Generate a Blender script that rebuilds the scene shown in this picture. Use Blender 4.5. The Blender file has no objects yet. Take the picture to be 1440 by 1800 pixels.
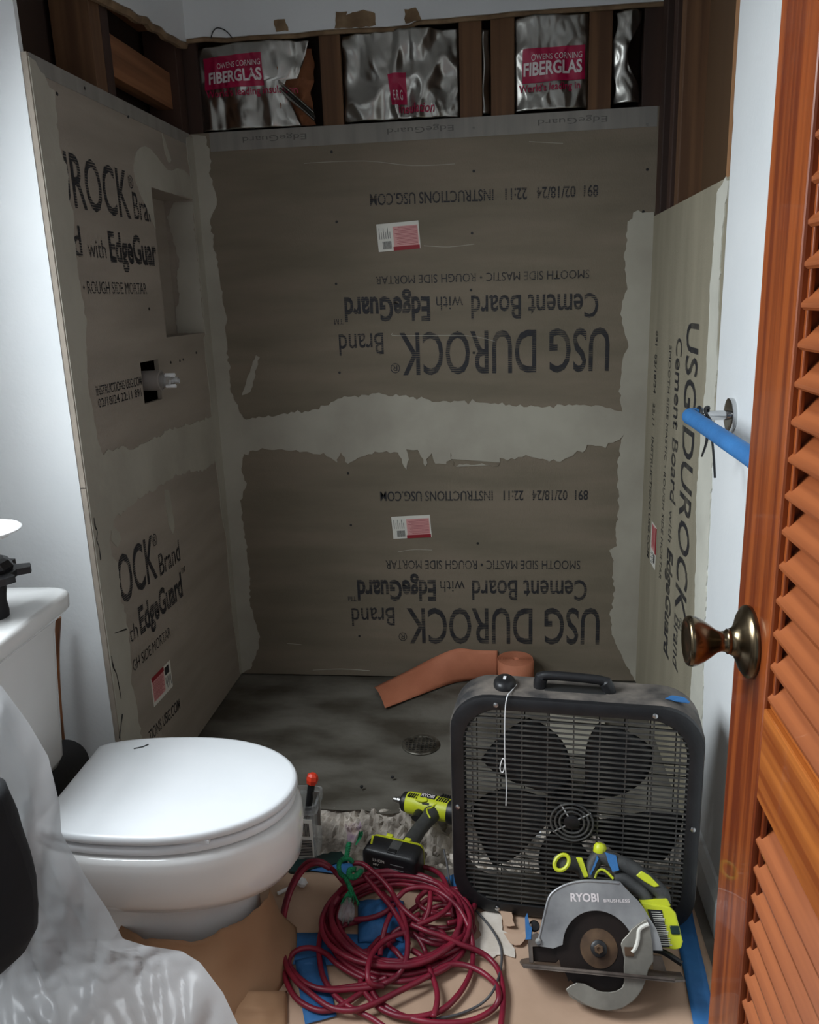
import bpy, bmesh, math, random
from math import sin, cos, pi, radians, atan2, sqrt, hypot
from mathutils import Vector, Matrix, noise
random.seed(7)
S = bpy.context.scene
COL = S.collection
# ------------------------------------------------------------------ camera
YAW, PITCH, ROLL = 0.12059914, 0.25453649, -0.03432891
CAM = Vector((0, 0, 1.31))
RM = Matrix.Rotation(YAW, 3, 'Z') @ Matrix.Rotation(pi/2 - PITCH, 3, 'X') @ Matrix.Rotation(ROLL, 3, 'Z')
cd = bpy.data.cameras.new('camera'); cam = bpy.data.objects.new('camera', cd); COL.objects.link(cam)
cam.matrix_world = Matrix.Translation(CAM) @ RM.to_4x4()
cd.sensor_fit = 'VERTICAL'; cd.sensor_height = 36; cd.lens = 28.8; cd.clip_start = 0.02
S.camera = cam
# ------------------------------------------------------------------ world, lights, exposure
S.view_settings.view_transform = 'Standard'; S.view_settings.look = 'None'
S.view_settings.gamma = 1; S.view_settings.use_curve_mapping = False
S.view_settings.exposure = 0.0
w = bpy.data.worlds.new('world'); S.world = w; w.use_nodes = True
w.node_tree.nodes['Background'].inputs[0].default_value = (0.75, 0.87, 1.0, 1)
w.node_tree.nodes['Background'].inputs[1].default_value = 0.3
def area(name, loc, rot, sx, sy, power, col):
    l = bpy.data.lights.new(name, 'AREA'); l.shape = 'RECTANGLE'; l.size = sx; l.size_y = sy
    l.energy = power; l.color = col
    o = bpy.data.objects.new(name, l); COL.objects.link(o); o.location = loc; o.rotation_euler = rot
    return o
WIN_POWER, FILL_POWER = 34, 1.5
# daylight through the window over the toilet tank (the window itself is left of the frame)
wl = area('window_daylight', (-1.36, 1.03, 1.70), (0, radians(-46), 0), 0.95, 0.80, WIN_POWER, (0.88, 0.95, 1.0)); wl.data.spread = radians(140)
# weak fill light added behind the camera, beyond the open doorway
area('fill_light', (-0.15, -0.55, 2.2), (radians(38), 0, 0), 0.7, 0.5, FILL_POWER, (1.0, 0.93, 0.82))
# ------------------------------------------------------------------ photograph geometry helpers: pixel ray to a real plane
def on(ax, v, px, py):
    r = RM @ Vector(((px-720)/1440, -(py-900)/1440, -1))
    return CAM + r*((v-CAM[ax])/r[ax])
BY, LX, RX = 2.66, -0.96, 0.444
def bk(px, py): return on(1, BY, px, py)
def fl(px, py, z=0.0): return on(2, z, px, py)
# ------------------------------------------------------------------ materials
def srgb(r, g, b):
    f = lambda c: (c/255/12.92) if c/255 <= .04045 else ((c/255+.055)/1.055)**2.4
    return (f(r), f(g), f(b), 1)
def mat(name, c1, c2=None, rough=.6, metal=0, scale=(8, 8, 8), nscale=1.0, detail=4, bump=0, bscale=60, lo=.35, hi=.65, spec=.5, trans=0, alpha=1, bstretch=(1, 1, 1), coat=0, rough2=None):
    m = bpy.data.materials.new(name); m.use_nodes = True
    nt = m.node_tree; N = nt.nodes; L = nt.links; b = N['Principled BSDF']
    b.inputs['Roughness'].default_value = rough; b.inputs['Metallic'].default_value = metal
    b.inputs['Specular IOR Level'].default_value = spec
    b.inputs['Transmission Weight'].default_value = trans; b.inputs['Alpha'].default_value = alpha
    b.inputs['Coat Weight'].default_value = coat
    tc = N.new('ShaderNodeTexCoord')
    if c2 is None: c2 = tuple(x*.88 for x in c1[:3])+(1,)
    mp = N.new('ShaderNodeMapping'); mp.inputs['Scale'].default_value = scale
    L.new(tc.outputs['Object'], mp.inputs[0])
    n = N.new('ShaderNodeTexNoise'); n.inputs['Scale'].default_value = nscale; n.inputs['Detail'].default_value = detail
    L.new(mp.outputs[0], n.inputs[0])
    cr = N.new('ShaderNodeValToRGB'); cr.color_ramp.elements[0].position = lo; cr.color_ramp.elements[1].position = hi
    cr.color_ramp.elements[0].color = c1; cr.color_ramp.elements[1].color = c2
    L.new(n.outputs[0], cr.inputs[0]); L.new(cr.outputs[0], b.inputs['Base Color'])
    if rough2 is not None:
        mr = N.new('ShaderNodeMapRange'); mr.inputs[3].default_value = rough; mr.inputs[4].default_value = rough2
        L.new(n.outputs[0], mr.inputs[0]); L.new(mr.outputs[0], b.inputs['Roughness'])
    if bump:
        mp2 = N.new('ShaderNodeMapping'); mp2.inputs['Scale'].default_value = bstretch
        L.new(tc.outputs['Object'], mp2.inputs[0])
        n2 = N.new('ShaderNodeTexNoise'); n2.inputs['Scale'].default_value = bscale; n2.inputs['Detail'].default_value = 5
        L.new(mp2.outputs[0], n2.inputs[0])
        bp = N.new('ShaderNodeBump'); bp.inputs['Strength'].default_value = bump; bp.inputs['Distance'].default_value = .004
        L.new(n2.outputs[0], bp.inputs['Height']); L.new(bp.outputs[0], b.inputs['Normal'])
    return m
def wood(name, c1, c2, axis, scale=40, rough=.35, coat=0):
    # grain runs along `axis`: noise stretched strongly along it
    st = [scale]*3; st[axis] = scale*.035
    return mat(name, c1, c2, rough=rough, scale=tuple(st), nscale=1, detail=3, bump=.12, bscale=1, bstretch=tuple(s*2 for s in st), lo=.38, hi=.6, coat=coat)
def ink(name, axis, freq=165):
    m = bpy.data.materials.new(name); m.use_nodes = True
    nt = m.node_tree; N = nt.nodes; L = nt.links; b = N['Principled BSDF']
    b.inputs['Base Color'].default_value = (.02, .02, .024, 1); b.inputs['Roughness'].default_value = .7
    tc = N.new('ShaderNodeTexCoord'); wv = N.new('ShaderNodeTexWave'); wv.bands_direction = axis
    wv.inputs['Scale'].default_value = freq/3.14; wv.inputs['Distortion'].default_value = 1.4; wv.inputs['Detail Scale'].default_value = 1.0
    n = N.new('ShaderNodeTexNoise'); n.inputs['Scale'].default_value = 26; n.inputs['Detail'].default_value = 2
    L.new(tc.outputs['Object'], wv.inputs[0]); L.new(tc.outputs['Object'], n.inputs[0])
    ma = N.new('ShaderNodeMath'); ma.operation = 'MULTIPLY_ADD'; ma.inputs[1].default_value = .62
    L.new(wv.outputs['Fac'], ma.inputs[0]); L.new(n.outputs[0], ma.inputs[2])
    cr = N.new('ShaderNodeValToRGB'); cr.color_ramp.elements[0].position = .48; cr.color_ramp.elements[1].position = .66
    cr.color_ramp.elements[0].color = (.10, .10, .10, 1); cr.color_ramp.elements[1].color = (.95, .95, .95, 1)
    L.new(ma.outputs[0], cr.inputs[0]); L.new(cr.outputs[0], b.inputs['Alpha'])
    return m
M = {}
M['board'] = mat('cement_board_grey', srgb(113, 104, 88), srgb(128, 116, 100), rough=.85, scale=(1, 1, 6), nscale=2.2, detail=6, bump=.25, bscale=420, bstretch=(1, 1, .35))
M['boardR'] = mat('cement_board_grey_lit_right', srgb(138, 131, 112), srgb(150, 142, 122), rough=.85, scale=(1, 6, 1), nscale=2.2, detail=6, bump=.25, bscale=420, bstretch=(1, .35, 1))  # same board on the right wall, its light level put into the colour
M['boardL'] = mat('cement_board_grey_lit_left', srgb(146, 136, 124), srgb(160, 149, 136), rough=.85, scale=(1, 1, 6), nscale=2.2, detail=6, bump=.25, bscale=420, bstretch=(1, 1, .35))  # same board again, lightened in colour for the light on the left wall
M['wrap'] = mat('edge_wrap_grey', srgb(128, 124, 118), srgb(142, 137, 129), rough=.7, scale=(30, 30, 3))
M['mud'] = mat('joint_compound', srgb(176, 171, 157), srgb(160, 154, 141), rough=.9, scale=(3, 3, 3), nscale=1.6, detail=8, bump=.5, bscale=22)
M['mudR'] = mat('joint_compound_lit', srgb(205, 203, 190), srgb(188, 186, 174), rough=.9, scale=(3, 3, 3), nscale=1.6, detail=8, bump=.5, bscale=22)  # lighter copy of the compound, the right wall's light mixed into its colour
M['drywall'] = mat('white_wall_paint', srgb(222, 224, 224), srgb(214, 217, 218), rough=.75, scale=(3, 3, 3), bump=.15, bscale=90)
M['core'] = mat('torn_gypsum_paper', srgb(140, 116, 88), srgb(110, 88, 64), rough=.9, scale=(20, 20, 20))
M['stud'] = wood('old_stud_wood', srgb(110, 78, 50), srgb(84, 56, 34), 2, 30, .75)
M['stud_red'] = wood('red_brown_stud_wood', srgb(66, 42, 30), srgb(50, 32, 24), 2, 14, .75)
M['stud_lit'] = wood('lit_stud_wood', srgb(160, 118, 80), srgb(130, 90, 58), 2, 30, .75)  # paler copy of the stud wood, with the light on it painted in
M['block'] = wood('blocking_wood', srgb(150, 100, 64), srgb(118, 76, 46), 1, 30, .75)
M['sheath'] = mat('dark_sheathing', srgb(62, 40, 26), srgb(40, 26, 18), rough=.85, scale=(3, 3, 3))
M['sheathR'] = wood('brown_sheathing', srgb(84, 60, 36), srgb(72, 50, 30), 2, 7, .8)
M['void'] = mat('dark_cavity', srgb(22, 20, 20), srgb(14, 12, 12), rough=1)
M['foil'] = mat('crumpled_foil', srgb(178, 176, 170), srgb(160, 158, 152), rough=.3, metal=1, scale=(10, 10, 10), bump=.12, bscale=24)
M['foil_red'] = mat('foil_red_print', srgb(176, 22, 72), srgb(150, 16, 60), rough=.4, scale=(10, 10, 10))
M['foil_white'] = mat('foil_white_print', srgb(225, 215, 215), rough=.5)
M['kraft_torn'] = mat('torn_kraft_facing', srgb(150, 96, 60), srgb(112, 66, 40), rough=.85, scale=(12, 12, 12))
M['inkH'] = ink('stencil_ink_rows', 'Z'); M['inkV'] = ink('stencil_ink_columns', 'Y')
M['black_dot'] = mat('screw_hole_black', (.015, .015, .015, 1), rough=.6)
M['label_white'] = mat('label_white', srgb(225, 222, 212), rough=.6)
M['label_pink'] = mat('label_pink', srgb(216, 160, 156), srgb(208, 150, 148), rough=.6)
M['label_red'] = mat('label_red', srgb(150, 30, 42), rough=.6)
M['label_ink'] = mat('label_ink', (.03, .03, .03, 1), rough=.6)
M['concrete'] = mat('shower_concrete', srgb(116, 112, 103), srgb(70, 64, 54), rough=.75, scale=(2.4, 5, 2), nscale=1.6, detail=10, bump=.4, bscale=60, lo=.36, hi=.64)
M['rubble'] = mat('broken_concrete', srgb(212, 202, 190), srgb(92, 82, 72), rough=.95, scale=(14, 14, 14), nscale=1, detail=8, bump=.6, bscale=160, lo=.35, hi=.7)
M['slab'] = mat('floor_slab', srgb(120, 112, 104), srgb(92, 84, 76), rough=.9, scale=(5, 5, 5))
M['kraft'] = mat('kraft_floor_paper', srgb(194, 162, 138), srgb(170, 140, 116), rough=.8, scale=(3, 3, 3), nscale=1.3, detail=5, bump=.25, bscale=25)
M['kraft_dark'] = mat('kraft_paper_shaded', srgb(164, 126, 94), srgb(146, 110, 80), rough=.8, scale=(4, 4, 4), bump=.25, bscale=20)  # darker copy of the floor paper, shade at the toilet base painted in
M['white_paper'] = mat('white_torn_paper', srgb(226, 216, 204), srgb(206, 194, 180), rough=.85, scale=(20, 20, 20), bump=.3, bscale=60)
M['tape'] = mat('painters_tape_blue', srgb(50, 112, 170), srgb(42, 98, 152), rough=.65, scale=(12, 12, 12), bump=.3, bscale=80)
M['ceramic'] = mat('white_ceramic', srgb(236, 236, 234), srgb(232, 232, 230), rough=.12, coat=.3)
M['seat'] = mat('white_seat_plastic', srgb(231, 233, 235), srgb(227, 230, 232), rough=.28)
M['white_plastic'] = mat('white_plastic', srgb(240, 240, 240), srgb(232, 232, 232), rough=.35)
M['black_plastic'] = mat('black_plastic', srgb(30, 30, 32), srgb(22, 22, 24), rough=.42, scale=(20, 20, 20), bump=.1, bscale=200)
M['black_rubber'] = mat('black_rubber', srgb(26, 26, 28), srgb(18, 18, 20), rough=.75, scale=(12, 12, 12), bump=.3, bscale=50)
M['black_cloth'] = mat('black_cloth', srgb(30, 31, 34), srgb(20, 21, 24), rough=.9, scale=(7, 7, 7), bump=.4, bscale=30)
M['dusty'] = mat('dusty_black_plastic', srgb(40, 39, 40), srgb(138, 128, 118), rough=.7, scale=(13, 13, 13), nscale=1, detail=9, bump=.15, bscale=150, lo=.36, hi=.8)
M['grille'] = mat('grille_black', srgb(54, 54, 54), srgb(84, 82, 78), rough=.36, scale=(25, 25, 25))
M['steel'] = mat('bright_steel', srgb(205, 205, 205), srgb(180, 180, 178), rough=.3, metal=1, scale=(20, 20, 20))
M['chrome'] = mat('chrome', srgb(200, 200, 200), rough=.12, metal=1)
M['drain'] = mat('worn_drain_metal', srgb(140, 136, 126), srgb(80, 76, 68), rough=.45, metal=.8, scale=(30, 30, 30))
M['bronze'] = mat('antique_brass', srgb(128, 114, 92), srgb(104, 90, 70), rough=.24, metal=1, scale=(12, 12, 12))
M['door'] = wood('varnished_pine', srgb(146, 72, 28), srgb(104, 42, 14), 2, 52, .32, coat=.25)
M['door_rail'] = wood('varnished_pine_rail', srgb(182, 104, 44), srgb(134, 64, 22), 1, 46, .32, coat=.25)
M['slat'] = wood('varnished_pine_slat', srgb(164, 92, 50), srgb(124, 62, 30), 1, 50, .38, coat=.2)
M['orange'] = mat('orange_membrane', srgb(200, 126, 94), srgb(182, 110, 80), rough=.75, scale=(8, 8, 8), bump=.2, bscale=250)
M['cord_red'] = mat('red_cord_rubber', srgb(136, 28, 50), srgb(106, 20, 40), rough=.42, scale=(18, 18, 18))
M['green'] = mat('green_twine', srgb(24, 140, 88), srgb(14, 92, 58), rough=.8, scale=(60, 60, 60), bump=.6, bscale=300)
M['frayed'] = mat('frayed_strands', srgb(206, 192, 180), srgb(150, 130, 150), rough=.8, scale=(40, 40, 40))
M['clear'] = mat('clear_plastic', srgb(225, 228, 228), rough=.15, trans=.75, alpha=.55)
M['wire'] = mat('grey_thin_cable', srgb(92, 90, 92), srgb(60, 60, 62), rough=.5)
M['lime'] = mat('lime_green_plastic', srgb(206, 214, 46), srgb(190, 196, 36), rough=.42, scale=(14, 14, 14))
M['grey_tool'] = mat('dark_grey_tool_rubber', srgb(72, 72, 70), srgb(54, 54, 54), rough=.6, scale=(20, 20, 20), bump=.2, bscale=200)
M['magnesium'] = mat('scuffed_grey_guard', srgb(170, 170, 170), srgb(124, 124, 126), rough=.42, metal=.4, scale=(9, 9, 9), nscale=1, detail=8, bump=.12, bscale=60)
M['guard'] = mat('dull_lower_guard', srgb(150, 146, 136), srgb(120, 116, 108), rough=.45, metal=.5, scale=(14, 14, 14), detail=7)
M['blade'] = mat('dark_saw_blade', srgb(44, 34, 30), srgb(30, 24, 22), rough=.4, metal=.5, scale=(14, 14, 14))
M['rust'] = mat('rusty_flange', srgb(108, 84, 62), srgb(70, 52, 40), rough=.5, metal=.4, scale=(20, 20, 20))
M['plate'] = mat('worn_base_plate', srgb(150, 138, 128), srgb(96, 86, 80), rough=.4, metal=.7, scale=(16, 16, 16))
M['red_plastic'] = mat('red_handle_plastic', srgb(222, 62, 36), rough=.4)
M['teal'] = mat('dark_green_plastic', srgb(22, 52, 48), srgb(14, 36, 34), rough=.4)
M['handle_wood'] = wood('brown_stick_wood', srgb(140, 84, 40), srgb(96, 56, 26), 2, 60, .5)
def sheet_mat():
    m = mat('translucent_plastic_sheet', srgb(226, 228, 230), srgb(216, 219, 222), rough=.28, scale=(6, 6, 6), bump=.08, bscale=14)
    nt = m.node_tree; N = nt.nodes; L = nt.links; b = N['Principled BSDF']
    tr = N.new('ShaderNodeBsdfTranslucent'); tr.inputs[0].default_value = srgb(226, 228, 230)
    mx = N.new('ShaderNodeMixShader'); mx.inputs[0].default_value = .4
    tp = N.new('ShaderNodeBsdfTransparent'); mx2 = N.new('ShaderNodeMixShader'); mx2.inputs[0].default_value = .2
    L.new(b.outputs[0], mx.inputs[1]); L.new(tr.outputs[0], mx.inputs[2])
    L.new(mx.outputs[0], mx2.inputs[1]); L.new(tp.outputs[0], mx2.inputs[2])
    L.new(mx2.outputs[0], N['Material Output'].inputs[0])
    return m
M['sheet'] = sheet_mat()
# ------------------------------------------------------------------ object helpers
MW = {}
def link(o, parent=None):
    COL.objects.link(o)
    if parent is not None: o.parent = parent
    return o
def tag(o, label=None, cat=None, group=None, kind=None):
    if label: o['label'] = label
    if cat: o['category'] = cat
    if group: o['group'] = group
    if kind: o['kind'] = kind
    return o
def root(name, mw, label=None, cat=None, group=None, kind=None):
    o = bpy.data.objects.new(name, None); COL.objects.link(o); o.empty_display_size = .05
    if not isinstance(mw, Matrix): mw = Matrix.Translation(mw)
    o.matrix_world = mw; MW[o.name] = mw.copy()
    return tag(o, label, cat, group, kind)
def obj(name, bm, m, parent=None, smooth=False, bevel=0, seg=2, world=False, label=None, sub=0, solid=0, angle=40):
    bmesh.ops.recalc_face_normals(bm, faces=bm.faces)
    me = bpy.data.meshes.new(name); bm.to_mesh(me); bm.free()
    if world and parent is not None:
        p = parent
        mw = Matrix.Identity(4)
        while p is not None:
            if p.name in MW: mw = MW[p.name]; break
            p = p.parent
        me.transform(mw.inverted())
    me.materials.append(m)
    o = link(bpy.data.objects.new(name, me), parent)
    if smooth:
        for p in me.polygons: p.use_smooth = True
        if angle < 180:
            me.set_sharp_from_angle(angle=radians(angle))
    if solid:
        s = o.modifiers.new('solid', 'SOLIDIFY'); s.thickness = solid; s.offset = 0
    if sub:
        s = o.modifiers.new('sub', 'SUBSURF'); s.levels = s.render_levels = sub
    if bevel:
        b = o.modifiers.new('bevel', 'BEVEL'); b.width = bevel; b.segments = seg; b.limit_method = 'ANGLE'; b.angle_limit = radians(35)
    if label: o['label'] = label
    return o
I4 = Matrix.Identity(4)
def box(bm, lo, hi, mw=I4):
    lo, hi = Vector(lo), Vector(hi)
    vs = [bm.verts.new(mw @ Vector((x, y, z))) for x in (lo.x, hi.x) for y in (lo.y, hi.y) for z in (lo.z, hi.z)]
    for f in ((0, 1, 3, 2), (4, 6, 7, 5), (0, 4, 5, 1), (2, 3, 7, 6), (0, 2, 6, 4), (1, 5, 7, 3)):
        bm.faces.new([vs[i] for i in f])
    return bm
def nb(): return bmesh.new()
def frame_from(d):
    d = Vector(d).normalized(); a = Vector((0, 0, 1)) if abs(d.z) < .9 else Vector((1, 0, 0))
    x = a.cross(d).normalized(); y = d.cross(x)
    return x, y, d
def rings(bm, rr, cap=True, closed=True):
    prev = None; first = None
    for r in rr:
        vs = [bm.verts.new(p) for p in r]
        if prev:
            n = len(vs)
            for i in range(n if closed else n-1):
                bm.faces.new((prev[i], prev[(i+1) % n], vs[(i+1) % n], vs[i]))
        else: first = vs
        prev = vs
    if cap and closed:
        if len(first) > 2: bm.faces.new(first[::-1])
        bm.faces.new(prev)
    return bm
def cyl(bm, p0, p1, r0, r1=None, seg=20):
    p0, p1 = Vector(p0), Vector(p1); r1 = r0 if r1 is None else r1
    x, y, d = frame_from(p1-p0)
    c = lambda p, r: [p + x*(r*cos(2*pi*i/seg)) + y*(r*sin(2*pi*i/seg)) for i in range(seg)]
    return rings(bm, [c(p0, r0), c(p1, r1)])
def lathe(bm, prof, o, d, seg=32, xs=1, ys=1):
    o = Vector(o); x, y, d = frame_from(d)
    return rings(bm, [[o + d*h + x*(xs*r*cos(2*pi*i/seg)) + y*(ys*r*sin(2*pi*i/seg)) for i in range(seg)] for h, r in prof])
def smooth_path(pts, n=6, closed=False):
    pts = [Vector(p) for p in pts]; out = []
    N = len(pts)
    for i in range(N if closed else N-1):
        if closed: a, b, c, d = pts[(i-1) % N], pts[i], pts[(i+1) % N], pts[(i+2) % N]
        else: a, b, c, d = pts[max(i-1, 0)], pts[i], pts[i+1], pts[min(i+2, N-1)]
        for k in range(n):
            t = k/n
            out.append(.5*((2*b)+(c-a)*t+(2*a-5*b+4*c-d)*t*t+(3*b-a-3*c+d)*t**3))
    if not closed: out.append(pts[-1])
    return out
def tube(bm, pts, r, seg=8, closed=False):
    pts = [Vector(p) for p in pts]; n = len(pts)
    rad = r if isinstance(r, (list, tuple)) else [r]*n
    x = None; rr = []
    for i in range(n):
        t = (pts[(i+1) % n if closed else min(i+1, n-1)] - pts[(i-1) % n if closed else max(i-1, 0)])
        if t.length < 1e-9: t = Vector((0, 0, 1))
        t.normalize()
        if x is None: x = frame_from(t)[0]
        else:
            x = x - t*x.dot(t)
            x = x.normalized() if x.length > 1e-6 else frame_from(t)[0]
        y = t.cross(x)
        rr.append([pts[i] + x*(rad[i]*cos(2*pi*k/seg)) + y*(rad[i]*sin(2*pi*k/seg)) for k in range(seg)])
    if closed:
        rings(bm, rr+[rr[0]], cap=False); bmesh.ops.remove_doubles(bm, verts=bm.verts, dist=1e-6)
        return bm
    return rings(bm, rr)
def prism(bm, poly, fn, d0, d1):
    """poly in 2D; fn(u, v, d) -> 3D; solid between depths d0 and d1 (concave outlines allowed)"""
    from mathutils.geometry import tessellate_polygon
    a = [bm.verts.new(fn(u, v, d0)) for u, v in poly]; b = [bm.verts.new(fn(u, v, d1)) for u, v in poly]
    for t in tessellate_polygon([[Vector((u, v, 0)) for u, v in poly]]):
        try: bm.faces.new([a[i] for i in t][::-1]); bm.faces.new([b[i] for i in t])
        except ValueError: pass
    n = len(poly)
    for i in range(n):
        bm.faces.new((a[i], a[(i+1) % n], b[(i+1) % n], b[i]))
    return bm
def grid(bm, fn, nu, nv):
    V = [[bm.verts.new(fn(i/nu, j/nv)) for j in range(nv+1)] for i in range(nu+1)]
    for i in range(nu):
        for j in range(nv):
            bm.faces.new((V[i][j], V[i+1][j], V[i+1][j+1], V[i][j+1]))
    return bm
def panel(bm, u0, u1, v0, v1, holes, fn, d0, d1):
    us = sorted({u0, u1, *[h[0] for h in holes], *[h[1] for h in holes]})
    vs = sorted({v0, v1, *[h[2] for h in holes], *[h[3] for h in holes]})
    for i in range(len(us)-1):
        for j in range(len(vs)-1):
            cu, cv = (us[i]+us[i+1])/2, (vs[j]+vs[j+1])/2
            if any(h[0] < cu < h[1] and h[2] < cv < h[3] for h in holes): continue
            P = [fn(u, v, d) for d in (d0, d1) for u in (us[i], us[i+1]) for v in (vs[j], vs[j+1])]
            q = [bm.verts.new(p) for p in P]
            for f in ((0, 1, 3, 2), (4, 6, 7, 5), (0, 4, 5, 1), (2, 3, 7, 6), (0, 2, 6, 4), (1, 5, 7, 3)):
                bm.faces.new([q[k] for k in f])
    return bm
def jag(poly, amp=.004, step=.012, seed=0, keep=None):
    out = []; n = len(poly)
    for i in range(n):
        a, b = Vector(poly[i]), Vector(poly[(i+1) % n]); L = (b-a).length
        k = max(1, int(L/step)); d = (b-a); nr = Vector((-d.y, d.x)).normalized() if L else Vector((0, 0))
        for j in range(k):
            p = a + d*(j/k)
            am = 0 if (keep and keep(p)) else amp
            q = noise.noise(Vector((p.x*90+seed, p.y*90, seed*1.7))) + .6*noise.noise(Vector((p.x*260, p.y*260+seed, 3.1)))
            p = p + nr*(am*q*1.4); out.append((p.x, p.y))
    return out
FB = lambda u, v, d: Vector((u, BY - d, v))          # back wall: (x, z, out)
FL = lambda u, v, d: Vector((LX + d, u, v))          # left wall: (y, z, out)
FR = lambda u, v, d: Vector((RX - d, u, v))          # right wall
# lettering: Blender's built-in font turned into mesh
_cap = {}
def text_mesh(body, bold):
    c = bpy.data.curves.new('lettering', 'FONT'); c.body = body; c.size = 1; c.offset = bold; c.resolution_u = 3
    o = bpy.data.objects.new('lettering', c); COL.objects.link(o)
    me = bpy.data.meshes.new_from_object(o.evaluated_get(bpy.context.evaluated_depsgraph_get()))
    bpy.data.objects.remove(o); bpy.data.curves.remove(c)
    return me
def lettering(name, body, parent, m, fn, width, height, bold=0, world=False, label=None):
    """fn(x, y) -> 3D for x in 0..width along the line and y up from the baseline"""
    if 'cap' not in _cap:
        t = text_mesh('H', 0); _cap['cap'] = max(v.co.y for v in t.vertices); bpy.data.meshes.remove(t)
    me = text_mesh(body, bold)
    x0 = min(v.co.x for v in me.vertices); x1 = max(v.co.x for v in me.vertices)
    mw = Matrix.Identity(4)
    if world:
        p = parent
        while p is not None:
            if p.name in MW: mw = MW[p.name].inverted(); break
            p = p.parent
    for v in me.vertices:
        v.co = mw @ fn((v.co.x-x0)/(x1-x0)*width, v.co.y/_cap['cap']*height)
    me.materials.clear(); me.materials.append(m); me.name = name
    o = link(bpy.data.objects.new(name, me), parent)
    if label: o['label'] = label
    return o
def line_on(F, a, b, h, up, d=.0012):
    a, b = Vector(a), Vector(b); e = (b-a).normalized(); n = Vector(up)
    return (lambda x, y: F(*(a + e*x + n*y), d)), (b-a).length, h

M['inkF'] = mat('faint_blue_grey_print', srgb(104, 100, 98), rough=.8, alpha=.5)
# ================================================================== LARGE STRUCTURE
def struct(name, bm, m, **k):
    o = obj(name, bm, m, **k); o['kind'] = 'structure'; return o
# --- back wall of the shower alcove
wall_back = struct('wall_back', box(nb(), (-1.2, BY+.10, -.05), (.6, BY+.13, 2.4)), M['sheath'])
def board(name, parent, u0, u1, v0, v1, F, m, holes=(), label=None):
    return obj(name, panel(nb(), u0, u1, v0, v1, list(holes), F, -.0125, 0), m, parent, label=label)
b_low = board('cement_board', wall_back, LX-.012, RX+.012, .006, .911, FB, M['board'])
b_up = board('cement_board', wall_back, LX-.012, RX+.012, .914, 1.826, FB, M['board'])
obj('edge_wrap', panel(nb(), LX+.055, RX-.001, 1.772, 1.8265, [], FB, -.004, .0012), M['wrap'], b_up, label='smooth grey wrapped top edge of the board')
# faint print on the wrapped edge
lettering('printed_text', 'EdgeGuard                   EdgeGuard                   EdgeGuard', b_up, M['inkF'], lambda x, y: FB(.30-x, 1.808-y, .0018), 1.1, .016, -.004)
B_LEFT = [(-0.965,1.824),(-0.92,1.817),(-0.907,1.767),(-0.917,1.701),(-0.903,1.65),(-0.903,1.617),(-0.921,1.584),(-0.923,1.55),(-0.92,1.48),(-0.913,1.41),(-0.907,1.339),(-0.898,1.267),(-0.907,1.213),(-0.908,1.121),(-0.91,1.027),(-0.878,0.95),(-0.88,0.815),(-0.895,0.756),(-0.878,0.716),(-0.908,0.656),(-0.902,0.512),(-0.899,0.408),(-0.905,0.28),(-0.892,0.193),(-0.878,0.149),(-0.901,0.082),(-0.927,0.025),(-0.962,0.004)]
B_BAND = [(-0.958,0.942),(-0.83,0.94),(-0.731,0.952),(-0.614,0.969),(-0.536,1.001),(-0.421,1.013),(-0.309,1.002),(-0.235,0.986),(-0.106,0.983),(-0.033,0.972),(0.094,0.961),(0.202,0.964),(0.309,0.957),(0.381,0.937),(0.383,0.868),(0.322,0.828),(0.276,0.834),(0.214,0.802),(0.178,0.779),(0.132,0.788),(0.067,0.803),(0.031,0.789),(-0.016,0.795),(-0.025,0.767),(-0.09,0.777),(-0.175,0.772),(-0.178,0.816),(-0.194,0.772),(-0.231,0.778),(-0.249,0.817),(-0.264,0.769),(-0.287,0.827),(-0.319,0.827),(-0.327,0.76),(-0.354,0.818),(-0.43,0.819),(-0.489,0.8),(-0.524,0.781),(-0.546,0.82),(-0.563,0.782),(-0.595,0.811),(-0.662,0.822),(-0.76,0.833),(-0.838,0.834),(-0.88,0.815),(-0.968,0.836)]
B_RIGHT = [(0.444,1.537),(0.386,1.535),(0.37,1.512),(0.364,1.447),(0.362,1.397),(0.373,1.33),(0.361,1.28),(0.357,1.229),(0.369,1.177),(0.383,1.142),(0.366,1.107),(0.36,1.019),(0.366,0.965),(0.372,0.938),(0.374,0.864),(0.364,0.8),(0.361,0.706),(0.369,0.629),(0.36,0.552),(0.367,0.493),(0.34,0.477),(0.356,0.443),(0.363,0.312),(0.35,0.251),(0.358,0.189),(0.389,0.105),(0.444,0.004)]
kb = lambda p: p.x < LX+.012 or p.x > RX-.006
for i, (pl, am, t) in enumerate(((B_BAND, .008, .0022), (B_LEFT, .006, .0026), (B_RIGHT, .006, .0026), ([(-0.872,1.017),(-0.813,1.146),(-0.802,1.14),(-0.842,1.026)], .004, .0016))):
    obj('joint_compound', prism(nb(), jag(pl, am, .011, i*3.3, kb), FB, 0, t), M['mud'], wall_back, label=('pale horizontal band over the board seam', 'pale strip down the left corner', 'pale strip down the right corner', 'pale diagonal smear')[i])
for pts in ([(535, 287), (640, 283), (725, 291), (800, 288)], [(745, 432), (790, 434), (834, 429)], [(550, 1178), (600, 1176), (650, 1179)], [(700, 970), (730, 966), (760, 967)], [(505, 1131), (530, 1133)], [(930, 249), (990, 252)], [(870, 600), (820, 590), (700, 590), (690, 586)]):
    obj('plaster_scratch', tube(nb(), [bk(*p)+Vector((0, -.0006, 0)) for p in smooth_path([(a, b, 0) for a, b in pts], 4) for p in [(p.x, p.y)]], .0011, 5), M['mud'], wall_back)
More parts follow.
